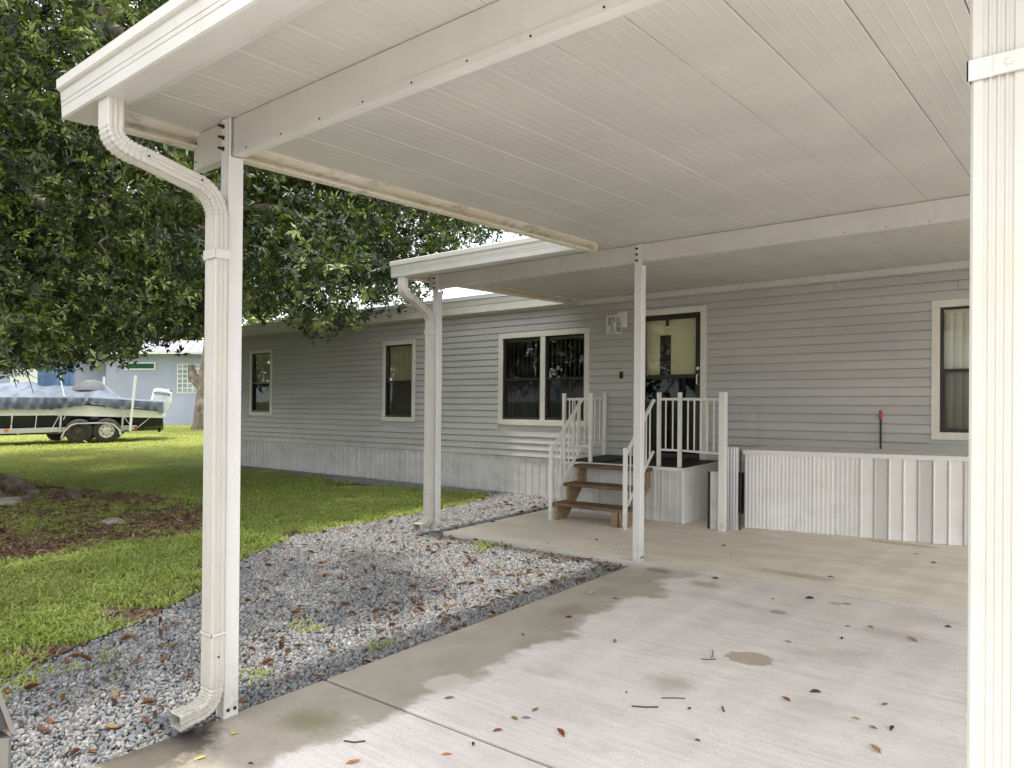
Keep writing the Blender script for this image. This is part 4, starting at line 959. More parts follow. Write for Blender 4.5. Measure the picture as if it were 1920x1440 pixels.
# ------------------------------------------------------------------ instanced stuff
def in_poly(px, py, poly):
    x = np.asarray(px); y = np.asarray(py); ins = np.zeros(x.shape, bool); n = len(poly); j = n-1
    for i in range(n):
        xi, yi = poly[i]; xj, yj = poly[j]
        c = ((yi > y) != (yj > y)) & (x < (xj-xi)*(y-yi)/(yj-yi+1e-12)+xi); ins ^= c; j = i
    return ins
def make_var(name, verts, faces, mat):
    me = bpy.data.meshes.new(name); me.from_pydata(verts, [], faces); me.materials.append(M[mat]); return bpy.data.objects.new(name, me)
def scatter(name, pts, variants, smin, smax, mat, label=None, cat=None, tilt=math.pi, seed=0, vertical=False):
    me = bpy.data.meshes.new(name); me.from_pydata([tuple(p) for p in pts], [], []); o = bpy.data.objects.new(name, me); COL.objects.link(o); me.materials.append(M[mat])
    vc = bpy.data.collections.new(name+'_kinds')
    for v in variants: vc.objects.link(v)
    ng = bpy.data.node_groups.new(name, 'GeometryNodeTree'); ng.interface.new_socket('Geometry', in_out='INPUT', socket_type='NodeSocketGeometry'); ng.interface.new_socket('Geometry', in_out='OUTPUT', socket_type='NodeSocketGeometry')
    N = ng.nodes; gi = N.new('NodeGroupInput'); go = N.new('NodeGroupOutput'); mp = N.new('GeometryNodeMeshToPoints'); ip = N.new('GeometryNodeInstanceOnPoints'); ci = N.new('GeometryNodeCollectionInfo')
    ci.inputs['Collection'].default_value = vc; ci.inputs['Separate Children'].default_value = True; ci.inputs['Reset Children'].default_value = True
    rv = N.new('FunctionNodeRandomValue'); rv.data_type = 'FLOAT_VECTOR'; rv.inputs['Seed'].default_value = seed
    rv.inputs[0].default_value = (-tilt, -tilt, 0); rv.inputs[1].default_value = (tilt, tilt, 2*math.pi)
    rs = N.new('FunctionNodeRandomValue'); rs.data_type = 'FLOAT'; rs.inputs[2].default_value = smin; rs.inputs[3].default_value = smax; rs.inputs['Seed'].default_value = seed+1
    L = ng.links; L.new(gi.outputs[0], mp.inputs[0]); L.new(mp.outputs[0], ip.inputs['Points']); L.new(ci.outputs[0], ip.inputs['Instance']); ip.inputs['Pick Instance'].default_value = True
    er_ = N.new('FunctionNodeEulerToRotation'); L.new(rv.outputs[0], er_.inputs[0]); L.new(er_.outputs[0], ip.inputs['Rotation']); L.new(rs.outputs[1], ip.inputs['Scale']); L.new(ip.outputs[0], go.inputs[0])
    md = o.modifiers.new('scatter', 'NODES'); md.node_group = ng
    o['kind'] = 'stuff'; o['label'] = label
    if cat: o['category'] = cat
    return o
def icos(jit, flat=.6, seed=0):
    bm = bmesh.new(); bmesh.ops.create_icosphere(bm, subdivisions=1, radius=1); rr_ = random.Random(seed); out_ = []
    s_ = (rr_.uniform(.8, 1.2), rr_.uniform(.7, 1), rr_.uniform(flat*.8, flat*1.2))
    v = [tuple(c*s_[i]*(1+rr_.uniform(-jit, jit)) for i, c in enumerate(p.co)) for p in bm.verts]; f = [[q.index for q in p.verts] for p in bm.faces]; bm.free(); return v, f
stones = [make_var('stone_kind', *icos(.28, .62, k), 'stone') for k in range(8)]
def pts_in(poly, x0, x1, y0, y1, dens, z0, z1, extra=None):
    n_ = int((x1-x0)*(y1-y0)*dens); x = npr.uniform(x0, x1, n_); y = npr.uniform(y0, y1, n_); m = in_poly(x, y, poly)
    if extra is not None: m &= extra(x, y)
    x, y = x[m], y[m]; return np.c_[x, y, npr.uniform(z0, z1, len(x))]
gp = np.concatenate([pts_in(gravel_poly, -7.6, -3.4, 0, 4.2, 4600, GZ+.006, GZ+.035), pts_in(gravel_poly, -7.6, -3.4, 4.2, 9.2, 4200, GZ+.006, GZ+.03), pts_in(gravel_poly, -15.8, -7.6, 8.4, 9.2, 2400, GZ+.006, GZ+.03)])
scatter('gravel', gp, stones, .0085, .019, 'stone', 'grey crushed stone gravel between driveway and lawn', 'gravel', seed=3)
# loose stones spilled beside the bed
# leaves
def leafshape(L, W, cup=.25):
    v = [(-L/2, 0, 0), (-L*.15, -W/2, cup*W*.5), (-L*.1, 0, 0), (-L*.15, W/2, cup*W*.5), (L*.2, -W*.42, cup*W*.5), (L*.2, 0, L*.04), (L*.2, W*.42, cup*W*.5), (L/2, 0, L*.1)]
    f = [(0, 1, 2), (0, 2, 3), (1, 4, 5, 2), (2, 5, 6, 3), (4, 7, 5), (5, 7, 6)]; return v, f
lvars = [make_var('dead_leaf_kind', *leafshape(.075, .026, c), 'litter') for c in (-.6, .3, .9, 1.6)]
lp = np.concatenate([pts_in(gravel_poly, -7.6, -3.4, .5, 9, 34, GZ+.04, GZ+.052), pts_in(mulch_poly, -17, -8, 1, 6, 30, GZ+.02, GZ+.04), pts_in(gravel_poly, -4.4, -3.4, 3.5, 6.0, 35, GZ+.04, GZ+.05)])
scatter('leaf_litter', lp, lvars, .6, 1.25, 'litter', 'dead brown oak leaves scattered over gravel and mulch', 'leaf litter', tilt=.35, seed=9)
lawnlp = np.c_[npr.uniform(-12, -5, 60), npr.uniform(1, 7, 60), np.full(60, GZ+.05)]
cvars = [make_var('chip_kind', *leafshape(.05, .012, c), 'chips') for c in (-1.0, .5, 1.5)]
bp = np.concatenate([np.c_[npr.normal(bx, br*.5, 160), npr.normal(by, br*.5, 160), np.full(160, GZ+.008)] for bx, by, br in ((-5.75, 2.65, .38), (-5.35, 1.75, .25), (-6.5, 3.7, .3), (-7.45, 5.1, .25))])
cp = pts_in(mulch_poly, -17.2, -8, 1, 6, 850, GZ+.008, GZ+.03)
scatter('bark_mulch', np.concatenate([cp, bp]), cvars, .6, 2.0, 'chips', 'reddish brown bark mulch and twigs in the bed under the tree', 'mulch', tilt=.5, seed=14)
# turf
def tuft(nb_, rad, hmin, hmax, wid, seed, lean=1.0):
    rr_ = random.Random(seed); v = []; f = []
    for _ in range(nb_):
        x, y = rr_.uniform(-rad, rad), rr_.uniform(-rad, rad); a = rr_.uniform(0, 6.283); h = rr_.uniform(hmin, hmax); ln = rr_.uniform(.5, 1.3)*lean*h; w0 = wid*rr_.uniform(.7, 1.2)
        dx, dy = math.cos(a), math.sin(a); i = len(v)
        v += [(x-dy*w0*.35, y+dx*w0*.35, 0), (x+dy*w0*.35, y-dx*w0*.35, 0), (x+dx*ln*.5+dy*w0*.5, y+dy*ln*.5-dx*w0*.5, h*.75), (x+dx*ln*.5-dy*w0*.5, y+dy*ln*.5+dx*w0*.5, h*.75), (x+dx*ln*1.15, y+dy*ln*1.15, h*.95)]
        f += [(i, i+1, i+2, i+3), (i+3, i+2, i+4)]
    return v, f
nearv = [make_var('turf_kind', *tuft(55, .10, .02, .045, .010, 20+k), 'grass') for k in range(5)]
midv = [make_var('turf_kind', *tuft(60, .17, .025, .055, .013, 40+k), 'grass') for k in range(4)]
farv = [make_var('turf_kind', *tuft(60, .34, .03, .06, .022, 60+k), 'grassf') for k in range(4)]
edge_poly_big = [(x-.04, y) for x, y in edge_line]+[(-15.8, 14), (3, 14), (3, -3), (-3.4, -3)]
def lawn_ok(x, y):
    m = ~in_poly(x, y, edge_poly_big)
    mu = in_poly(x, y, mulch_poly); m &= (~mu) | (npr.uniform(0, 1, x.shape) < .06)
    return m
def view_ok(x, y, margin=.12):
    fz = R[0, 2]*x+R[1, 2]*y; rx = R[0, 0]*x+R[1, 0]*y; return (fz > .5) & (rx/fz > -960/1398-margin) & (rx/fz < .1)
def pn(x, y, s=1.0): return np.sin(x*1.7*s+np.cos(y*2.3*s)*1.3)+np.sin(y*1.9*s+1.3*np.cos(x*2.9*s))
big = [(-200, -200), (200, -200), (200, 200), (-200, 200)]
bare = [(-5.75, 2.65, .38), (-5.35, 1.75, .2), (-6.5, 3.7, .3), (-7.45, 5.1, .25), (-10.5, 8.4, .5), (-13.8, 8.3, .3)]
def notbare(x, y):
    m = np.ones(x.shape, bool)
    for bx, by, br in bare: m &= (np.hypot(x-bx, y-by)+.12*pn(x, y, 5) > br)
    return m
def A1(x, y): return lawn_ok(x, y) & view_ok(x, y, .3) & notbare(x, y) & (pn(x, y, 2.2) > -1.75)
g1 = pts_in(big, -10, -4.2, -.5, 9, 190, GZ, GZ+.002, A1)
scatter('near_grass', g1, nearv, .8, 1.35, 'grass', 'low leafy green turf beside the gravel', 'grass', tilt=.12, seed=21)
g2 = pts_in(big, -18, -10, -1, 12, 75, GZ, GZ+.002, A1)
scatter('grass', g2, midv, .8, 1.3, 'grass', 'mown green lawn between the mulch bed and the house', 'grass', tilt=.12, seed=25)
g3 = pts_in(big, -42, -18, 2, 30, 24, GZ, GZ+.002, lambda x, y: view_ok(x, y, .06))
scatter('far_grass', g3, farv, .8, 1.3, 'grassf', 'bright sunlit lawn around the boat trailer', 'grass', tilt=.1, seed=28)
# weeds in the gravel and mulch
wp = []
for cx_, cy_, n_, r_ in ((-4.75, 1.25, 26, .10), (-3.9, 2.35, 5, .03), (-3.65, 3.15, 2, .03), (-4.35, 3.1, 4, .03), (-11.3, 4.3, 120, .8), (-10.6, 3.4, 60, .35), (-10.9, 5.2, 60, .5), (-5.1, 5.9, 10, .08), (-12.4, 3.9, 60, .5), (-5.05, 1.45, 60, .22)):
    for _ in range(n_): wp.append((rnd.gauss(cx_, r_), rnd.gauss(cy_, r_), GZ+.01))
scatter('weeds', np.array(wp), nearv[:2], .5, 1.1, 'grass', 'small green weeds sprouting through gravel and mulch', 'weeds', tilt=.4, seed=33)

# ------------------------------------------------------------------ fallen leaves, twigs on the concrete
g_ = NG('fallen_leaf_brown'); 
for nm, c in (('lf_brown', (.20, .085, .035)), ('lf_red', (.24, .055, .025)), ('lf_olive', (.22, .20, .05)), ('lf_yellow', (.62, .50, .07)), ('lf_tan', (.42, .27, .12)), ('lf_dark', (.06, .035, .025)), ('lf_orange', (.55, .20, .06)), ('lf_grey', (.22, .20, .17))):
    M[nm] = simple(nm+'_leaf', c, .55, .25, 60)
LV = {}
words_ = {'brown': 'brown', 'red': 'reddish', 'olive': 'olive', 'yellow': 'yellow', 'tan': 'tan', 'dark': 'dark curled', 'orange': 'orange', 'grey': 'greyish'}
def fallen(x, y, c, size=1.0, ang=None, label=None):
    key = (c, round(size, 1) > 1.2)
    if key not in LV:
        v, f = leafshape(.06, .021, {'dark': 1.3, 'red': .9, 'tan': .8}.get(c, .5)); me = bpy.data.meshes.new('fallen_leaf'); zmin = min(p[2] for p in v); me.from_pydata([(p[0], p[1], p[2]-zmin) for p in v], [], f); me.materials.append(M['lf_'+c]); LV[key] = me
    o = bpy.data.objects.new('fallen_leaf', LV[key]); COL.objects.link(o); o.location = (x, y, .002); o.scale = (size,)*3; o.rotation_euler = (0, 0, ang if ang is not None else rnd.uniform(0, 6.28))
    tag(o, label, 'leaf', 'fallen leaves on the concrete'); FL.append((o, x, y, words_[c], label)); return o
FL = []
MARKS = [('round tan stain', -1.69, 4.31), ('thick dark twig', -1.84, 3.33), ('acorn', -2.47, 4.07), ('foot of the middle carport post', -3.46, 6.1), ('wide expansion joint', -2.4, 2.56), ('near downspout outlet', -3.4, 1.7), ('white ribbed enclosure', -1.6, 8.4), ('bottom wooden step', -4.9, 7.4), ('small grey stain', -1.877, 5.31), ('front edge of the patio', -4.9, 6.1), ('fluted downspout', -.5, 3.7), ('gravel corner by the middle post', -3.3, 4.9)]
def label_leaves():
    by = {}
    for o, x, y, wd, lb in FL:
        if lb: continue
        k = min(range(len(MARKS)), key=lambda i: math.hypot(x-MARKS[i][1], y-MARKS[i][2])); by.setdefault((wd, MARKS[k][0]), []).append((math.hypot(x-MARKS[k][1], y-MARKS[k][2]), o))
    for (wd, mk), L_ in by.items():
        L_.sort(key=lambda q: q[0]); o_ = ['closest to', 'second closest to', 'third closest to', 'fourth closest to', 'fifth closest to', 'sixth closest to']
        for i, (d_, o) in enumerate(L_): o['label'] = f'{wd} fallen oak leaf near the {mk}' if len(L_) == 1 else f'{wd} fallen oak leaf {o_[min(i, 5)]} the {mk}'
fallen(-2.01, 2.84, 'red', 1.35, 2.6, 'large glossy reddish leaf past the wide expansion joint')
fallen(-2.56, 2.07, 'orange', 1.2, 1.1, 'orange leaf lying before the wide expansion joint')
fallen(-1.01, 5.23, 'tan', 1.4, 2.6, 'large tan leaf near the second joint, beside the fluted downspout')
fallen(-1.23, 4.03, 'dark', 1.05, .4, 'large dark curled leaf on the pale middle slab')
fallen(-.83, 3.56, 'tan', 1.3, 2.4, 'tan leaf lying nearest to the fluted downspout')
for x, y, c, s_ in [(-2.7, 2.81, 'brown', 1), (-2.28, 2.83, 'olive', 1.1), (-2.26, 2.97, 'olive', .9), (-2.26, 2.68, 'red', .9), (-2.29, 2.37, 'orange', .9), (-2.24, 2.87, 'grey', .9), (-2.01, 3.43, 'dark', .5), (-1.66, 3.45, 'brown', .8), (-3.02, 3.83, 'brown', .9), (-3.21, 4.94, 'yellow', 1.3), (-2.98, 4.91, 'brown', 1.1), (-2.99, 4.31, 'dark', .9), (-1.48, 3.16, 'dark', .5), (-2.26, 2.51, 'dark', .6), (-2.62, 5.92, 'dark', 1.1), (-1.32, 3.85, 'red', 1), (-.98, 3.83, 'tan', .8), (-.91, 4.09, 'grey', 1), (-.82, 3.82, 'dark', .9), (-.89, 3.78, 'grey', .9), (-1.81, 5.78, 'dark', 1.2), (-1.55, 5.81, 'orange', 1.1), (-1.28, 5.34, 'tan', 1.0), (-1.36, 4.99, 'dark', .8), (-1.4, 5.27, 'brown', .8), (-2.02, 5.61, 'tan', 1.2), (-1.88, 6.55, 'brown', 1.1), (-1.61, 4.73, 'grey', .8), (-.88, 5.64, 'dark', .9), (-3.22, 1.9, 'yellow', .8), (-3.12, 1.68, 'yellow', .9), (-2.9, 1.79, 'dark', .5), (-4.3, 6.7, 'dark', .8), (-4.0, 6.6, 'brown', .8), (-4.9, 6.5, 'brown', .9), (-3.1, 7.2, 'dark', .8), (-2.9, 6.9, 'brown', .7), (-4.6, 6.25, 'dark', .7), (-1.3, 7.6, 'dark', .8), (-1.5, 7.9, 'brown', .9)]:
    fallen(x, y, c, s_)
label_leaves()
def twig(pts, label, r=.0025):
    tag(MB().tube([(x, y, .004) for x, y in pts], r, 5).build('twig', 'lf_dark', None), label, 'twig', 'twigs on the driveway')
twig([(-1.92, 4.30), (-1.89, 4.24), (-1.87, 4.18)], 'short dark twig beside the round tan stain')
twig([(-1.91, 4.12), (-1.875, 4.13), (-1.84, 4.17)], 'bent dark twig near the round tan stain')
twig([(-1.90, 3.30), (-1.84, 3.33), (-1.79, 3.37)], 'thick dark twig on the pale middle slab', .004)
twig([(-1.83, 3.48), (-1.79, 3.51), (-1.73, 3.55)], 'thin curved twig on the pale middle slab')
twig([(-1.54, 3.57), (-1.51, 3.52)], 'straight dark twig nearest to the middle of the slab', .004)
twig([(-2.75, 2.17), (-2.70, 2.19), (-2.67, 2.23)], 'reddish stick before the wide expansion joint', .004)
tag(MB().lathe((-2.47, 4.07, .0), (0, 0, 1), [(.006, .0), (.012, .006), (.013, .012), (.008, .019), (.002, .022)], 10).build('acorn', 'lf_olive', None, smooth=True), 'single olive acorn lying on the pale concrete', 'acorn')

# rocks and roots
def rock(x, y, r, sq, label, seed):
    bm = bmesh.new(); bmesh.ops.create_icosphere(bm, subdivisions=3, radius=1); rr_ = random.Random(seed); o_ = [Vector((rr_.uniform(-9, 9),)*3) for _ in range(1)]
    from mathutils import noise as mn
    mb = MB(); 
    for p in bm.verts:
        k = 1+.35*mn.noise(p.co*1.6+Vector((seed*7, 0, 0)))+.12*mn.noise(p.co*5+Vector((seed, 3, 0)))
        mb.P((x+p.co.x*r*k*1.2, y+p.co.y*r*k, GZ+.01+p.co.z*r*sq*k))
    mb.f = [[q.index for q in p.verts] for p in bm.faces]; bm.free()
    return tag(mb.build('rock', 'rock', None, smooth=True), label, 'rock', 'rocks in the mulch bed')
rock(-9.99, 4.18, .13, .55, 'pale lumpy rock alone in the middle of the mulch bed', 1)
rock(-13.1, 3.95, .2, .6, 'lichen-covered stone at the foot of the tree roots', 2)
rock(-11.9, 3.35, .12, .5, 'small pale stone at the near side of the mulch bed', 3)
rock(-11.2, 4.75, .07, .5, 'small flat stone between green weeds and mulch', 4)

# ------------------------------------------------------------------ trees
from mathutils import noise as mn
def limb(mb, pts, r0, r1, n=10):
    P_ = [Vector(p) for p in pts]; out_ = []
    m = 14
    for i in range(m+1):
        t_ = i/m*(len(P_)-1); k = min(int(t_), len(P_)-2); q = P_[k].lerp(P_[k+1], t_-k); out_.append(q+Vector((mn.noise(q*.9), mn.noise(q*.9+Vector((5, 0, 0))), mn.noise(q*.9+Vector((0, 9, 0)))))*.25*(i > 0))
    mb.tube(out_, [r0+(r1-r0)*i/m for i in range(m+1)], n)
T1 = Vector((-16.0, 3.6, GZ))
oak = thing('oak_tree', T1, 'large spreading oak whose dark leafy canopy hangs over lawn and house', 'tree')
tm = MB(); tm.tube([T1+Vector((0, 0, -.1)), T1+Vector((.0, .02, .3)), T1+Vector((.05, .1, 1.2)), T1+Vector((.2, .1, 2.6)), T1+Vector((.4, .2, 3.6))], [.78, .58, .48, .46, .42], 18)
trunk = tm.build('trunk', 'bark', oak)
root = MB(); limb(root, [(-15.7, 3.9, .0), (-14.6, 4.6, -.02), (-13.5, 4.95, -.10)], .28, .05); root.build('root', 'bark', oak)
root = MB(); limb(root, [(-15.7, 3.5, .0), (-14.4, 4.0, .02), (-13.3, 4.35, -.04)], .28, .07); root.build('root', 'bark', oak)
root = MB(); limb(root, [(-13.8, 5.1, -.1), (-13.2, 5.0, -.0), (-12.5, 4.75, -.10)], .13, .06); root.build('root', 'bark', oak)
limbs = [[(-15.6, 3.8, 3.4), (-13, 4.4, 4.6), (-10, 4.6, 5.2), (-8.2, 3.8, 5.3), (-6.9, 2.8, 5.1)], [(-15.6, 3.8, 3.5), (-14, 6, 5), (-12.2, 8.4, 5.6), (-10.5, 11, 5.4)], [(-15.6, 3.8, 3.5), (-13.5, 2.6, 4.8), (-10.6, 1.8, 5.3), (-8, 1.6, 4.9)], [(-15.6, 3.8, 3.5), (-15.8, 4, 6), (-15, 4.5, 8.5)], [(-13, 4.4, 4.6), (-11, 6.4, 4.6), (-9.2, 7.6, 4.1)], [(-12, 4.4, 4.8), (-10.5, 3.2, 4.2), (-8.6, 2.9, 3.5)], [(-14, 6, 5), (-14.5, 8.6, 5.0), (-15, 11, 4.6)]]
for k, L_ in enumerate(limbs):
    lb = MB(); limb(lb, L_, .30 if k < 4 else .16, .04); lb.build('branch', 'bark', oak)
lowline = [(-400, 760), (0, 705), (30, 712), (60, 690), (110, 700), (150, 692), (200, 672), (235, 700), (262, 660), (310, 655), (345, 648), (380, 640), (420, 610), (455, 590), (500, 600), (560, 612), (600, 640), (650, 640), (690, 628), (720, 620), (760, 600), (810, 568), (840, 585), (860, 540), (880, 480), (1020, 425), (1100, 420)]
llx = np.array([p[0] for p in lowline]); lly = np.array([p[1] for p in lowline])
def project(P_):
    q = P_-np.array([0, 0, H]); zt = q[:, 2]+SX*q[:, 0]+SY*q[:, 1]; c = np.c_[q[:, 0], q[:, 1], zt]@R   # columns of R are cam axes
    return 960+1398*c[:, 0]/c[:, 2], 720+1398*c[:, 1]/c[:, 2], c[:, 2]
def leaf_cloud(centers, axes, n_leaf, L, W, tint, seed):
    g = np.random.default_rng(seed); n = len(centers); m = n*n_leaf
    c = np.repeat(centers, n_leaf, 0); ax = np.repeat(axes, n_leaf, 0); Ls = np.repeat(L, n_leaf)*g.uniform(.65, 1.15, m); Ws = np.repeat(W, n_leaf)*g.uniform(.8, 1.2, m)
    rv_ = g.normal(size=(m, 3)); rad = rv_-ax*(rv_*ax).sum(1)[:, None]; rad /= np.linalg.norm(rad, axis=1)[:, None]
    d = rad+ax*g.uniform(-.1, .9, m)[:, None]; d[:, 2] -= .15; d /= np.linalg.norm(d, axis=1)[:, None]
    side = np.cross(d, ax+g.normal(size=(m, 3))*.25); side /= np.linalg.norm(side, axis=1)[:, None]; nn = np.cross(side, d)
    st_ = c+ax*(g.uniform(-.5, .3, m)*Ls)[:, None]*.6+d*(.1*Ls)[:, None]
    v = np.empty((m, 6, 3)); v[:, 0] = st_; v[:, 1] = st_+d*(Ls*.55)[:, None]+side*(Ws*.5)[:, None]+nn*(Ws*.18)[:, None]; v[:, 2] = st_+d*(Ls*.5)[:, None]-nn*(Ws*.05)[:, None]
    v[:, 3] = st_+d*(Ls*.55)[:, None]-side*(Ws*.5)[:, None]+nn*(Ws*.18)[:, None]; v[:, 4] = st_+d*(Ls)[:, None]-nn*(Ls*.10)[:, None]; v[:, 5] = v[:, 0]
    v = v[:, :5]; base = np.arange(m)*5
    f = np.stack([np.c_[base, base+2, base+1], np.c_[base, base+3, base+2], np.c_[base+1, base+2, base+4], np.c_[base+2, base+3, base+4]], 1).reshape(-1, 3)
    tt = np.clip(np.repeat(tint, n_leaf)+g.normal(size=m)*.12, 0, 1)
    return v.reshape(-1, 3), f, np.repeat(tt, 5)
def crown_object(name, parts, parent, mat='leaf'):
    V = np.concatenate([p[0] for p in parts]); off = 0; F = []
    for p in parts: F.append(p[1]+off); off += len(p[0])
    F = np.concatenate(F); T = np.concatenate([p[2] for p in parts]); b = base_of(parent)
    V = V-np.array(b); me = bpy.data.meshes.new(name); me.vertices.add(len(V)); me.vertices.foreach_set('co', V.astype(np.float32).ravel())
    me.loops.add(len(F)*3); me.loops.foreach_set('vertex_index', F.astype(np.int32).ravel()); me.polygons.add(len(F)); me.polygons.foreach_set('loop_start', np.arange(len(F), dtype=np.int32)*3)
    me.update(calc_edges=True); at = me.attributes.new('tint', 'FLOAT', 'POINT'); at.data.foreach_set('value', T.astype(np.float32)); me.materials.append(M[mat])
    o = bpy.data.objects.new(name, me); COL.objects.link(o); o.parent = parent; return o
def oak_crown():
    g = np.random.default_rng(11); N = 7600
    # clump centres inside a broad dome
    C = np.c_[g.uniform(-26, -3.8, N*6), g.uniform(-4, 14.5, N*6), g.uniform(1.7, 10.5, N*6)]
    r = np.sqrt(((C[:, 0]+14)/11.5)**2+((C[:, 1]-4.6)/9.6)**2+((C[:, 2]-3.2)/7.2)**2); C = C[r < 1]
    def keep(P_, jit):
        x, y, z = P_.T; px, py, dz = project(P_); cap = 2.1+.60*np.hypot(x, y)
        low = np.interp(px, llx, lly)+jit
        k = ((dz < .5) | (py < low)) & (np.linalg.norm(P_-np.array([0, 0, H]), axis=1) > 5.3)
        k &= ~((x > -4.3) & (y > 1.0) & (y < 6.2)); k &= ~((y > 8.75) & (z < 3.75)); k &= ~((x > -7.6) & (y > 4.3)); k &= ~((px > 700) & (dz < 9.5) & (dz > 0))
        k &= ~((dz > .5) & (px > 1015)); k &= z > 1.65; k &= (z < cap)
        k &= ~((px > 830) & (px < 1000) & (py > 520) & (dz > .5))
        return k
    C = C[keep(C, -22)]
    px, py, dz = project(C); vis = (dz > .5) & (px > -250) & (px < 1050) & (py > -350)
    C = C[vis | (g.uniform(0, 1, len(C)) < .10)]
    # leave a few holes of sky
    n3 = np.array([mn.noise(Vector(c)*.55) for c in C]); C = C[n3 > -.20]
    # clusters round each clump
    m = 7; cc = np.repeat(C, m, 0)+g.normal(size=(len(C)*m, 3))*np.array([.24, .24, .15])
    cc = cc[keep(cc, g.normal(size=len(cc))*9)]
    px, py, dz = project(cc); vis = (dz > .5) & (px > -150) & (px < 1020) & (py > -150)
    far = dz > 8.5
    ax = g.normal(size=(len(cc), 3))*.65+np.array([0, 0, .55]); ax /= np.linalg.norm(ax, axis=1)[:, None]
    tint = np.clip(.30+.26*g.normal(size=len(cc))+.75*np.array([mn.noise(Vector(c)*.55) for c in cc]), 0, 1)
    parts = []
    s1 = vis & ~far; s2 = vis & far; s3 = ~vis
    parts.append(leaf_cloud(cc[s1], ax[s1], 8, np.full(s1.sum(), .080), np.full(s1.sum(), .026), tint[s1], 1))
    parts.append(leaf_cloud(cc[s2], ax[s2], 9, np.full(s2.sum(), .108), np.full(s2.sum(), .036), tint[s2], 2))
    parts.append(leaf_cloud(cc[s3], ax[s3], 4, np.full(s3.sum(), .26), np.full(s3.sum(), .11), tint[s3], 3))
    0 and print('oak rosettes', s1.sum(), s2.sum(), s3.sum(), 'tris', sum(len(p[1]) for p in parts))
    crown_object('crown', parts, oak)
    # fine twigs feeding the visible clumps
    tw = MB(); idx = g.choice(len(C), min(420, len(C)), replace=False)
    for i in idx:
        c = C[i]; px_, py_, dz_ = project(c[None]); 
        if not (0 < dz_[0] < 14 and -100 < px_[0] < 1000): continue
        d_ = np.array([-12, 4.6, 5.5])-c; d_ = d_/np.linalg.norm(d_)*g.uniform(.5, 1.1); mid = c+d_*.5+g.normal(size=3)*.08
        tw.tube([c, mid, c+d_], [.004, .008, .014], 4)
    tw.build('twigs', 'bark', oak)['kind'] = 'stuff'
oak_crown()
# bare hanging twig in front of the boat cover
bt = MB(); p0 = Vector(D(35, 655, 10.5)); p1 = Vector(D(48, 690, 10.5)); p2 = Vector(D(63, 738, 10.5))
bt.tube([p0, p1, p2], [.012, .009, .004], 5); bt.tube([p1, Vector(D(30, 705, 10.6)), Vector(D(20, 700, 10.4))], [.006, .005, .003], 4); bt.tube([Vector(D(50, 700, 10.5)), Vector(D(75, 712, 10.3))], [.005, .003], 4); bt.tube([Vector(D(56, 725, 10.5)), Vector(D(38, 733, 10.3))], [.004, .002], 4); bt.tube([Vector(D(46, 685, 10.5)), Vector(D(70, 690, 10.3))], [.005, .003], 4)
bt.build('bare_twig', 'bark', oak)

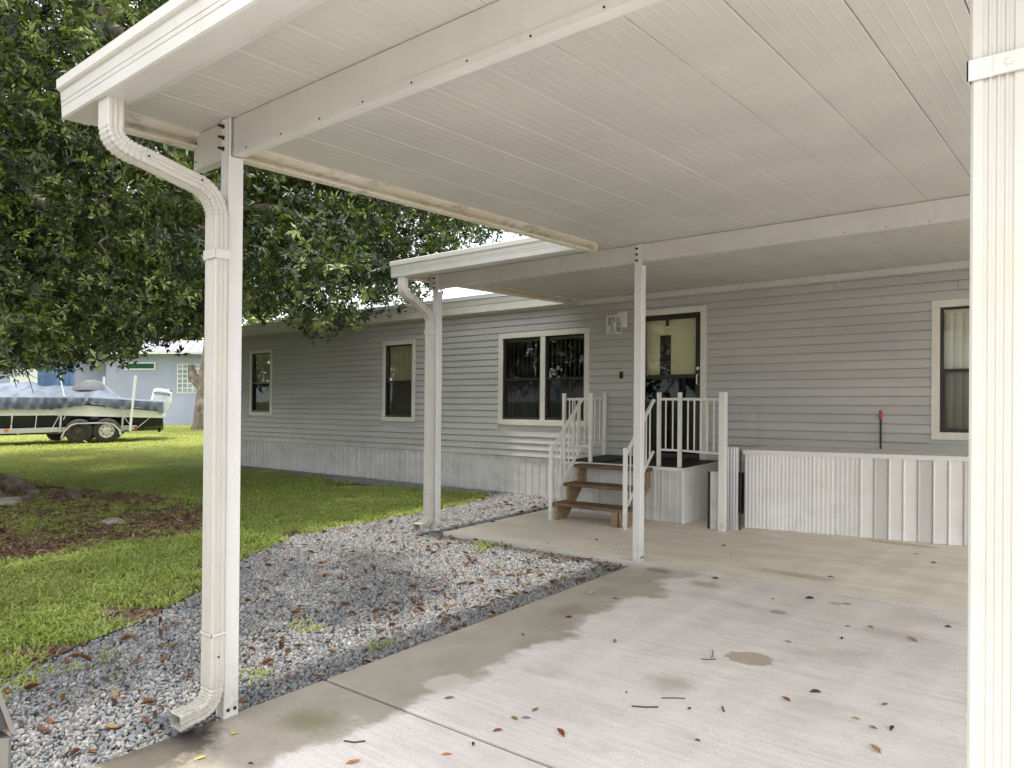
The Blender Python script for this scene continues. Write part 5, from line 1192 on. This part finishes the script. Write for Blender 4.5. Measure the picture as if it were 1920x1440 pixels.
def far_tree(base, rad, h0, h1, nclump, label, group, seed, trunk_r=.3, leafL=.4, lean=(0, 0)):
    t_ = thing('tree', base, label, 'tree', group); g = np.random.default_rng(seed); b = Vector(base)
    tb = MB(); tb.tube([b+Vector((0, 0, -.1)), b+Vector((0, 0, .35)), b+Vector((lean[0]*.4, lean[1]*.4, (h0+.5)*.5)), b+Vector((lean[0], lean[1], h0+.8)), b+Vector((lean[0]*1.3, lean[1]*1.3, (h0+h1)*.55))], [trunk_r*1.5, trunk_r*1.1, trunk_r, trunk_r*.9, trunk_r*.4], 12); tb.build('trunk', 'bark', t_)
    d = g.normal(size=(nclump, 3)); d /= np.linalg.norm(d, axis=1)[:, None]; rr_ = g.uniform(.45, 1, nclump)**.5
    C = np.array(b)+np.array([lean[0], lean[1], (h0+h1)/2])+d*rr_[:, None]*np.array([rad, rad, (h1-h0)/2])
    nn = np.array([mn.noise(Vector(c)*.5) for c in C]); C = C[nn > -.3]
    cc = np.repeat(C, 6, 0)+g.normal(size=(len(C)*6, 3))*.35; ax = g.normal(size=(len(cc), 3))*.6+np.array([0, 0, .5]); ax /= np.linalg.norm(ax, axis=1)[:, None]
    tint = np.clip(.4+.2*g.normal(size=len(cc)), 0, 1)
    crown_object('crown', [leaf_cloud(cc, ax, 5, np.full(len(cc), leafL), np.full(len(cc), leafL*.4), tint, seed)], t_)
    return t_
b2 = D(382, 806, 33); t2 = far_tree((b2[0], b2[1], GZ), 5.0, 5.2, 11, 520, 'gnarled tree with thick trunk standing in front of the glass block window', None, 5, .42, .30, (.2, .6))
gn = MB(); q = Vector((b2[0], b2[1], 0)); 
gn.tube([q+Vector((0, 0, 1.9)), q+Vector((-.45, -.3, 2.4)), q+Vector((-.55, -.35, 2.9))], [.3, .22, .12], 10); gn.build('broken_limb', 'bark', t2)
for k, (px, dp, rad, h1) in enumerate(((-80, 55, 5, 10), (60, 58, 5.5, 9.5), (230, 60, 5, 9.5), (470, 52, 5, 8.5))):
    p = D(px, 760, dp); far_tree((p[0], p[1], GZ-.1), rad, 2.0, h1, 260, ['broad tree beyond the white wing of the neighbour house', 'tree rising behind the deep blue canvas enclosure', 'tree rising behind the strip window of the neighbour house', 'tree behind the far end of the mobile home'][k], 'trees behind the neighbour house', 70+k, .25, .55)

for k, (x_, y_, rad, h1) in enumerate(((-13, -17, 5.0, 9), (-1, -22, 5.5, 10), (11, -19, 5, 9))):
    far_tree((x_, y_, GZ), rad, 2.2, h1, 240, ['street tree across the road beyond the lawn', 'street tree facing the driveway mouth', 'street tree on the carport side of the road'][k], 'trees along the street behind the viewer', 90+k, .25, .5)
# ------------------------------------------------------------------ the lot's gentle fall: tilt every mesh and offset alike
seen = set()
for o in list(bpy.data.objects):
    if o.type not in ('MESH', 'EMPTY'): continue
    if o.users_collection and COL not in o.users_collection: continue
    l = o.location; l.z += SX*l.x+SY*l.y
    if o.type == 'MESH' and o.data.name not in seen:
        seen.add(o.data.name); me = o.data; n_ = len(me.vertices); a = np.empty(n_*3, np.float32); me.vertices.foreach_get('co', a); a = a.reshape(-1, 3); a[:, 2] += SX*a[:, 0]+SY*a[:, 1]; me.vertices.foreach_set('co', a.ravel()); me.update()
